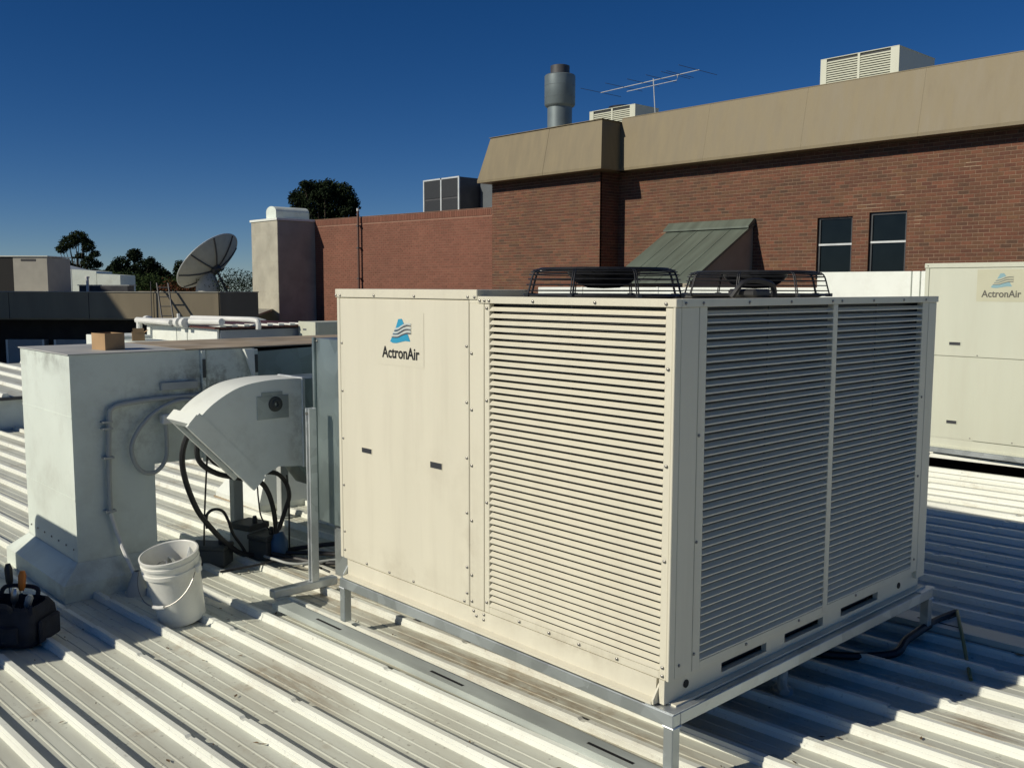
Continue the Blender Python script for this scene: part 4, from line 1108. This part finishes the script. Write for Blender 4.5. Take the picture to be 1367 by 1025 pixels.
MB().prism([(20.2,1.2),(23.49,1.2),(23.49,3.84),(20.2,1.965)], 'x', a1-.25, a1-.02).build('cheek_wall', BEIGE, lt)
MB().prism([(20.2,1.2),(23.49,1.2),(23.49,3.84),(20.2,1.965)], 'x', a0+.02, a0+.25).build('cheek_wall', BEIGE, lt)
MB().prism([(20.15,1.93),(23.49,3.815),(23.49,3.90),(20.15,2.02)], 'x', a1+.001, a1+.05).build('barge_trim', GREEN, lt)
B(a0, a1, 20.2, 23.49, -.1, 1.19).build('lean_to_base', BEIGE, lt)
# plant on the brick building's roof
def roof_ac(label, x0, x1, y0, y1, z0, z1, mat):
    t = thing('rooftop_air_conditioner', label, 'air conditioner', ((x0+x1)/2, (y0+y1)/2, z0), 'louvred units on the brick building')
    B(x0+.05, x1-.02, y0+.05, y1, z0, z1-.02).build('housing', mat, t)
    for a, b in ((x0, x0+.22), ((x0+x1)/2-.04, (x0+x1)/2+.04), (x1-.28, x1)): B(a, b, y0, y0+.045, z0, z1-.021).build('corner_post', mat, t)
    B(x0, x1, y0-.005, y1, z1-.02, z1).build('cap', mat, t)
    n = int((z1-z0-.12)/.075)
    for a, b in ((x0+.221, (x0+x1)/2-.041), ((x0+x1)/2+.041, x1-.281)):
        me = MB().prism([(0,0),(0,.012),(.04,.055),(.045,.05),(.01,0)], 'x', a, b).mesh('louvre_blade', mat)
        for k in range(n): inst(me, 'louvre_blade', t, (0, y0+.002, z0+.06+k*.075))
        B(a, b, y0+.047, y0+.049, z0, z1-.03).build('coil_face', COIL, t)
    xc, yc = (x0+x1)/2-.1, (y0+y1)/2
    MB().lathe([(.62,z1),(.62,z1+.02),(.55,z1+.14),(0,z1+.15)], (xc, yc, 0), 24).build('fan_guard', GUARD, t)
    B(x0+.1, x0+.25, y0+.1, y1-.1, z0-.3, z0).box(x1-.25, x1-.1, y0+.1, y1-.1, z0-.3, z0).build('skid', DKGREY, t)
    return t
roof_ac('large pale louvred unit on the brick building roof, at the right', -14.87, -12.17, 27.0, 29.6, 7.72, 9.44, CREAM2)
roof_ac('smaller pale louvred unit on the brick building roof, under the antenna', -25.36, -22.9, 27.0, 28.5, 7.52, 9.11, CREAM2)
fu = thing('flue', 'grey round exhaust flue with a wide drum cowl on the brick building roof', 'flue', (-27.1, 27, 7.2))
MB().lathe([(.53,7.2),(.53,9.62)], (-27.1,27,0), 32).build('stack', ZINC, fu, smooth=True)
MB().lathe([(.53,9.50),(.62,9.56),(.66,9.62),(.66,10.82),(.62,10.86),(.40,10.86)], (-27.1,27,0), 32).build('drum_cowl', ZINC, fu, smooth=True)
MB().lathe([(.41,10.861),(.41,11.24),(.36,11.26),(0,11.26)], (-27.1,27,0), 32).build('top_collar', DKGREY, fu, smooth=True)
for z in (9.9, 10.4): MB().lathe([(.662,z),(.668,z+.01),(.662,z+.02)], (-27.1,27,0), 32).build('seam_band', ZINC, fu)
an = thing('tv_antenna', 'silver rooftop television antenna with long boom and thin rods above the louvred unit', 'antenna', (-22.25, 27.3, 9.1))
MB().tube([(-22.25,27.6,7.4),(-22.25,27.3,10.02)], .020, 6).build('mast', SILV, an)
MB().tube([(-25.04,27.3,9.88),(-20.05,27.3,10.0)], .014, 6).build('boom', SILV, an)
MB().tube([(-23.6,27.3,9.72),(-21.1,27.3,9.78),(-21.05,27.3,9.97)], .012, 6).build('support_arm', SILV, an)
for k, x in enumerate((-25.0,-23.75,-22.75,-21.85,-21.15,-20.95,-20.1)):
    z = 9.88+(x+25.04)*.12/4.99; l = (1.25,1.15,1.0,.95,.9,.85,1.2)[k]
    MB().tube([(x,27.3-l,z),(x,27.3+l,z)], .010, 5).build('element_rod', DKGREY, an)
bc_ = thing('black_condenser', 'dark condenser with two mesh panels in a pale frame, behind the lower brick wall', 'condenser', (-35.3, 28, 5.2))
B(-36.7, -33.9, 27.03, 29.0, 4.9, 7.17).build('housing', DKGREY, bc_)
for x in (-36.75, -35.35, -33.98): B(x, x+.09, 26.98, 27.04, 4.9, 7.2).build('frame_post', SILV, bc_)
B(-36.66, -33.98, 26.98, 27.04, 7.13, 7.2).build('frame_rail', SILV, bc_)
for x in (-36.65, -35.25):
    for z in (5.3, 6.25): B(x, x+1.26, 27.0, 27.025, z, z+.86).build('mesh_panel', COIL, bc_)
B(-33.7, -32.2, 28.2, 29.8, 4.9, 6.9).build('side_box', pm('slate_box', (.10,.115,.13), .6), bc_)
# lower brick wall to the left
low = thing('lower_brick_wall', 'lower orange-red brick wall with soldier course, between concrete tower and tan-fascia bay', 'brick wall', (-32.5, 22.5, -.1))
ang = math.atan2(23.0-21.69, -26.92+38.45)
P0 = Vector((-38.45, 21.69, 0)); LEN = 11.6
Mz = Matrix.Rotation(ang, 3, 'Z')
def rotw(mb):
    mb.v = [Mz @ v + P0 for v in mb.v]; return mb
lwm = rotw(B(0, LEN, .005, .45, -.1, 5.04)).build('wall', MORTAR2, low)
bb = MB()
for cx, cz, ln in bricks_rect(0, LEN, 1.2-11*CO, 4.75, 0, seed=9): brick_box(bb, cx, cz, ln, 0, rnd.uniform(0,.003))
x = 0
while x < LEN-.1:
    h = .25; w = .0915
    bb.box(x, x+w, -.012, .12, 4.76, 4.76+h+rnd.uniform(-.004,.006)); x += CO
rotw(bb).build('brickwork', BRICK2, lwm, kind='stuff')
rotw(B(0, LEN, -.02, .47, 5.042, 5.06)).build('coping', MORTAR2, low)
dp = thing('downpipe', 'thin brown downpipe rising above the lower brick wall', 'pipe', (-35.0, 21.9, -.1))
MB().tube([(-35.05,21.92,1.0),(-35.05,21.92,5.3)], .055, 8).build('pipe', pm('brown_pipe', (.14,.07,.05), .6), dp, smooth=True)
MB().tube([(-35.05,21.92,5.3),(-35.05,21.92,5.42)], .065, 8).build('pipe_cap', SILV, dp, smooth=True)
for z in (2.2, 3.6, 4.6): B(-35.13, -34.97, 21.86, 22.06, z, z+.05).build('bracket', DKGREY, dp)
# concrete tower
tw = thing('concrete_tower', 'square board-marked concrete tower with white coping at the end of the lower brick wall', 'tower', (-39.7, 20.8, -.1))
B(-41.03, -38.46, 19.67, 21.9, -1.1, 4.95, b=.02).build('shaft', CONC, tw)
for z in (1.6, 3.0, 4.3): B(-41.034, -38.456, 19.664, 21.9, z, z+.02).build('pour_joint', CONC, tw)
B(-41.08, -38.41, 19.62, 21.95, 4.952, 5.06, b=.01).build('coping', WHITE2, tw)
cw = thing('roof_cowl', 'small pale barrel-topped cowl on the concrete tower', 'cowl', (-39.4, 20.8, 5.06))
arcp = [(-40.1+.0, 5.06)]+[(-39.62-.48*math.cos(t*math.pi/10), 5.42+.26*math.sin(t*math.pi/10)) for t in range(11)]+[(-39.14, 5.06)]
MB().prism(arcp, 'y', 20.0, 21.8).build('cowl_body', WHITE, cw)
B(-40.14, -39.10, 19.98, 21.82, 5.061, 5.10).build('cowl_base', WHITE, cw)

# ================================================================== LEFT: PRECAST PARAPET BUILDING
pa = thing('parapet_building', 'low building with brown precast parapet at the left, shaded walls below', 'building', (-31, 9, -1.1))
A_ = Vector((-36.6, 2.65)); C_ = Vector((-28.18, 11.75)); dv = (C_-A_); LN = dv.length; dv = dv/LN; nv = Vector((-dv.y, dv.x))
cuts = [0, 3.0, 5.3, 8.0, 10.2, LN]
for a, b in zip(cuts[:-1], cuts[1:]):
    p, q = A_+dv*(a+.012), A_+dv*(b-.012)
    MB().obox(p, q, .2, .75, 1.63).build('parapet_panel', FASCIAB, pa)
MB().obox(A_+nv*.02, C_+nv*.02, .16, .80, 1.60).build('parapet_core', DKGREY, pa)
MB().obox(A_-nv*.02, C_-nv*.02-dv*.0, .26, 1.632, 1.665).build('parapet_coping', CONC, pa)
B(-28.4, -28.17, 11.78, 13.2, .75, 1.63).build('parapet_return', FASCIAB, pa)
B(-28.42, -28.15, 11.78, 13.22, 1.632, 1.664).build('parapet_coping', CONC, pa)
B(-45, -28.4, 13.0, 13.2, .75, 1.63).build('parapet_return', FASCIAB, pa)
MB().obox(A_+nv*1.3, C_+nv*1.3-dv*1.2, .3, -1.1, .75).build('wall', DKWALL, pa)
rp = [A_+nv*.22, C_+nv*.22-dv*.1, Vector((-28.42,13.0)), Vector((-46,24)), Vector((-50,30)), Vector((-64,30)), Vector((-66,12)), Vector((-52,2))]
MB().prism([tuple(p) for p in rp], 'z', .70, .78).build('roof_deck', CONC, pa)
for px_, lab in (((-34.21,6.7),'leftmost grey condenser in the shade below the brown parapet'), ((-33.07,7.94),'second grey condenser in the shade below the brown parapet')):
    p = Vector(px_); q = p+dv*1.35
    cdn = thing('shaded_condenser', lab, 'air conditioner', (p.x, p.y, -1.1), 'condensers below the brown parapet')
    MB().obox(p, q, .7, -1.09, -.02).build('housing', GREYPVC, cdn)
    for k in (0, 1.27): MB().obox(p+dv*k-nv*.02, p+dv*(k+.08)-nv*.02, .018, -1.09, -.02).build('corner_post', SILV, cdn)
    for k in range(10): MB().obox(p+dv*.1-nv*.012, p+dv*1.25-nv*.012, .01, -1.0+k*.095, -.95+k*.095).build('louvre_blade', GREYPVC, cdn)
# ladder leaning on the parapet
ld = thing('ladder', 'dark ladder leaning against the lit end of the brown parapet', 'ladder', (-28.6, 11.2, .3))
b0, t0 = C_-dv*1.55-nv*.75, C_-dv*2.05-nv*.06
for w in (0, .38):
    MB().tube([(*(b0+dv*w), -.2), (*(t0+dv*w), 1.95)], .028, 6).build('rail', DKGREY, ld)
for k in range(7):
    t = .06+k*.145; p = Vector((*(b0), -.2)).lerp(Vector((*t0, 1.95)), t)
    MB().tube([p, p+Vector((*(dv*.38), 0))], .018, 6).build('rung', DKGREY, ld)
b1, t1 = C_-dv*2.25-nv*.08, C_-dv*2.25-nv*.08
MB().tube([(*b1, -.2), (*t1, 2.0)], .014, 6).build('guard_rail', DKGREY, ld)
# satellite dish
ds = thing('satellite_dish', 'large grey satellite dish seen from behind on the roof left of the tower', 'satellite dish', (-55.1, 23.9, .78))
hub = Vector((-54.75,24.25,2.95)); RD = 2.3; dep = .72
vw = (hub-CAM); vw.z = 0; vw.normalize(); vr = Vector((vw.y, -vw.x, 0))      # dish turned to look up and away over the town
ax = (vw*.40+(vr*-.66+Vector((0,0,1))*.75)*.917).normalized()
zq = ax.to_track_quat('Z', 'Y').to_matrix()
pf = [(RD*t, dep*t*t) for t in [i/10 for i in range(11)]]
pf2 = [(r*.995, z+.02) for r, z in pf][::-1]
MB().lathe(pf+pf2, hub, 48, zq).build('reflector', DISHM, ds, smooth=True)
MB().tube([hub+zq @ Vector((RD*math.cos(2*math.pi*k/48), RD*math.sin(2*math.pi*k/48), dep+.01)) for k in range(48)], .035, 6, closed=True).build('rim', SILV, ds, smooth=True)
for k in range(8):
    a = 2*math.pi*k/8+.2
    MB().tube([hub+zq @ Vector((RD*t*math.cos(a), RD*t*math.sin(a), dep*t*t-.03-.06*(1-t))) for t in (.06,.25,.5,.75,.98)], .045, 6).build('back_rib', DKGREY, ds)
MB().lathe([(0,-.24),(.3,-.24),(.36,-.05),(.36,.02)], hub, 20, zq).build('hub', DKGREY, ds, smooth=True)
base_ = Vector((-55.1,23.9,.78))
MB().lathe([(.80,.0),(.72,1.1),(.5,1.7),(.28,2.1)], base_, 20).build('pedestal', DISHM, ds, smooth=True)
for dx, dy in ((1.0,1.2),(1.4,.9),(.3,1.5)): MB().tube([(base_.x+dx,base_.y+dy,.78), hub+zq @ Vector((0,0,-.16))], .06, 6).build('strut', DKGREY, ds)
# sheds
sh1 = thing('rooftop_shed', 'pale box-shaped plant shed at the far left beyond the brown parapet', 'shed', (-44, 9.8, .78))
D1 = Vector((.6786,.7345)); N1 = Vector((-D1.y, D1.x))
p = Vector((-43.76, 9.62)); MB().obox(p, p+D1*1.5, 2.2, .78, 3.10).build('end_wall', pm('pale_panel', (.46,.44,.38), .7), sh1)
MB().obox(p-D1*2.2, p-D1*.01, 2.2, .78, 3.12).build('louvre_bay', DARK, sh1)
MB().obox(p-D1*2.25-N1*.05, p+D1*1.55-N1*.05, 2.3, 3.125, 3.17).build('roof_sheet', WHITE2, sh1)
MB().obox(p+D1*.35-N1*.01, p+D1*1.0-N1*.01, .009, 2.93, 3.03).build('vent_slot', DKGREY, sh1)
sh2 = thing('rooftop_shed', 'long white sheet metal plant screen sloping down to the right of the pale shed', 'shed', (-50, 14.6, .78))
q = Vector((-51.3,13.26)); mb = MB(); vs = []
for k, (t, zt) in enumerate(((0,3.05),(1.3,2.95),(2.6,2.55),(3.9,2.42))):
    if k == 3: break
    t2, z2 = ((1.3,2.72),(2.6,2.62),(3.85,2.42))[k]; z1 = (3.05,2.72,2.50)[k]
    a, b = q+D1*(t+.01), q+D1*(t2-.01); nn_ = N1*2
    MB().add([(*a,.78),(*b,.78),(*b,z2),(*a,z1),(*(a+nn_),.78),(*(b+nn_),.78),(*(b+nn_),z2),(*(a+nn_),z1)],
             [(0,1,2,3),(7,6,5,4),(0,4,5,1),(1,5,6,2),(2,6,7,3),(3,7,4,0)]).build('screen_panel', pm('pale_blue_sheet', (.50,.55,.56), .5) if k == 0 else WHITE, sh2)
mp_ = thing('vent_pipe', 'short white vent pipe standing on the roof in front of the plant screen', 'pipe', (-39.48, 11.31, .78))
MB().tube([(-39.48,11.31,.78),(-39.48,11.31,2.18)], .06, 8).build('pipe', PVC, mp_, smooth=True)
MB().lathe([(.09,2.18),(.09,2.24),(0,2.26)], (-39.48,11.31,0), 10).build('cap', PVC, mp_)
mp2 = thing('roof_plant_box', 'low dark plant box on the roof beside the white vent pipe', 'plant box', (-39.2, 11.9, .78))
MB().obox(Vector((-39.9,11.1)), Vector((-38.5,12.6)), .7, .78, 1.86).build('box', DKGREY, mp2)
MB().obox(Vector((-39.95,11.05)), Vector((-38.45,12.65)), .8, 1.862, 1.9).build('lid', GREYPVC, mp2)
# out of frame to the left: unseen slab added, its slope shaped to shade the parapet
wg = thing('shadow_slab', 'unseen tall slab added outside the left edge, shaped to cast the slanting shadow on the brown parapet', 'building', (-36, -4, -1.1))
w0 = Vector((-41, -3.5)); 
MB().prism([(-44,-1.1),(-33,-1.1),(-33,5.78),(-34.7,9.62),(-44,9.62)], 'y', -3.2, -1.2).build('wall', FASCIAB, wg)

# ================================================================== TREES
def tree(name, label, base, h, clumps, leaf, mat, trunk_r, n, grp):
    t = thing(name, label, 'tree', base, grp); bx, by, bz = base; rnd = random.Random(hash(label) % 1000 if False else len(label)*7+int(abs(bx)))
    tk_ = MB().tube(smooth_line([(bx,by,bz),(bx+.05*h,by,bz+h*.3),(bx-.02*h,by,bz+h*.55),(bx+.01*h,by,bz+h*.85)], 5), [trunk_r*(1-.045*i) for i in range(16)], 8)
    tk_.build('trunk', BARK, t, smooth=True)
    cr = MB(); lim = MB()
    clumps = list(clumps)+[(c[0]+rnd.uniform(-1,1)*c[3], c[1]+rnd.uniform(-1,1)*c[3], c[2]+rnd.uniform(-.6,.8)*c[4], c[3]*rnd.uniform(.35,.6), c[4]*rnd.uniform(.35,.6)) for c in clumps for _ in range(2)]
    for (cx, cy, cz, rx, rz_) in clumps:
        c = Vector((bx, by, bz))+Vector((*(D1*cx), 0))+Vector((*(N1*cy), cz))
        lim.tube([(bx, by, bz+h*.45), ((bx+c.x)/2, (by+c.y)/2, bz+h*.45+(c.z-bz-h*.45)*.6), c], [trunk_r*.4, trunk_r*.25, trunk_r*.1], 5)
        m = int(1.5*n*(rx*rx*rz_)**(2/3)/3)
        for k in range(m):
            while True:
                v = Vector((rnd.uniform(-1,1), rnd.uniform(-1,1), rnd.uniform(-1,1)))
                if v.length < 1: break
            v = v*(.55+.45*rnd.random())/max(v.length, .25)*v.length**.4 if v.length > .1 else v
            p = c+Vector((v.x*rx, v.y*rx, v.z*rz_))
            u = Vector((rnd.gauss(0,1), rnd.gauss(0,1), rnd.gauss(0,1))).normalized(); w = u.orthogonal().normalized(); s = leaf*rnd.uniform(.5,1.3)
            w2 = u.cross(w)
            cr.add([p-w*s-w2*s*.4, p+w*s*.2-w2*s*.5, p+w*s+w2*s*.3, p-w*s*.3+w2*s*.5], [(0,1,2,3)])
    lim.build('limb', BARK, t)
    cr.build('crown', mat, t)
    return t
def clump_set(seed, w, h, z0, k, r):
    rnd = random.Random(seed)
    return [(rnd.uniform(-w, w), rnd.uniform(-w*.6, w*.6), z0+rnd.uniform(0, h), r*rnd.uniform(.7,1.25), r*rnd.uniform(.55,.95)) for _ in range(k)]
G_ = 'trees on the skyline'
tree('gum_tree', 'dark lone tree with gaps in its crown on the far left skyline', (-123.3,38.4,-7), 15.5,
     [(-.9,0,14.3,1.3,.95),(.3,0,15.0,1.3,.9),(1.5,0,13.9,1.0,.9),(-1.9,0,13.5,.8,.7),(-1.6,.5,11.4,1.3,.8),(-.4,0,11.0,1.2,.7),(1.6,0,11.7,1.2,.9),(2.4,0,12.9,.6,.5),(.4,0,12.6,.7,.4),(-2.0,0,10.3,1,.5),(.8,0,10.2,1.2,.5),(2.2,0,10.6,.9,.5),(4.0,0,10.2,1.8,.8)], .12, LEAF[0], .25, 2000, G_)
tree('dense_tree', 'dense dark tree mass to the right of the lone skyline tree', (-108.4,39.9,-7), 12.5,
     [(0,0,12.4,1.0,.9),(-1.6,0,11.2,1.3,1.2),(-2.3,0,9.8,1.2,1.3),(.9,0,11.0,1.4,1.2),(2.2,0,10.7,1.2,1.1),(3.3,0,10.0,1.0,.9),(-.3,0,10.0,2.0,1.3),(1.8,0,9.3,2.0,1.2),(3.6,0,8.9,1.3,.8),(-1.5,0,8.6,1.8,.8),(.5,0,8.6,1.8,.8)], .13, LEAF[1], .3, 2000, G_)
tree('dense_tree', 'small dark tree just left of the satellite dish', (-104.8,43.8,-7), 11.5, [(0,0,11.0,.9,1.0),(.7,0,10.2,1.0,.9),(-.6,0,9.4,1.1,.9),(.6,0,8.6,1.3,.8),(1.6,0,9.2,1.0,1.0)], .13, LEAF[1], .22, 2000, G_)
tree('dense_tree', 'big rounded dark tree rising behind the lower brick wall', (-76.1,45.4,-7), 18,
     [(-2.3,0,17.0,1.2,1.1),(-1.1,0,17.9,1.3,1.0),(.4,0,18.0,1.3,1.0),(1.7,0,17.6,1.3,1.1),(2.6,0,16.6,.9,1.1),(-2.6,0,15.6,1.0,1.0),(-1.0,0,16.4,1.7,1.3),(.9,0,16.4,1.7,1.4),(2.2,0,15.3,1.3,1.2),(-1.6,0,14.8,1.6,1.1),(.3,0,14.6,1.8,1.1)], .12, LEAF[1], .35, 2400, G_)
def hedge(label, p0, p1, zt, seed, mat, r, n, leaf):
    t = thing('hedge', label, 'hedge', (*((Vector(p0)+Vector(p1))/2), -7)); rnd = random.Random(seed); cr = MB()
    for k in range(n):
        f = rnd.random(); p = Vector(p0).lerp(Vector(p1), f); top = zt+.35*math.sin(f*17+seed)+.25*math.sin(f*41)
        z = top-abs(rnd.gauss(0, .9)); q = Vector((p.x+rnd.gauss(0,r), p.y+rnd.gauss(0,r), z))
        u = Vector((rnd.gauss(0,1), rnd.gauss(0,1), rnd.gauss(0,1))).normalized(); w = u.orthogonal().normalized(); w2 = u.cross(w); s = leaf*rnd.uniform(.5,1.3)
        cr.add([q-w*s, q-w2*s*.5, q+w*s, q+w2*s*.5], [(0,1,2,3)])
    cr.build('crown', mat, t)
    for k in range(6):
        p = Vector(p0).lerp(Vector(p1), (k+.5)/6); MB().tube([(p.x,p.y,-7),(p.x,p.y,zt-1)], .12, 6).build('trunk', BARK, t)
hedge('green leafy hedge top behind the brown parapet, left of the dish', (-69.5,23.0), (-64.6,28.3), 2.4, 1, LEAF[2], .6, 9000, .08)
hedge('rust coloured shrub row in front of the green hedge', (-65.5,25.0), (-62.8,28.0), 2.0, 4, LEAF[3], .4, 1600, .10)
hedge('pale green feathery bush between the dish and the concrete tower', (-55.2,24.2), (-52.6,27.0), 2.45, 2, LEAF[2], .5, 7000, .055)
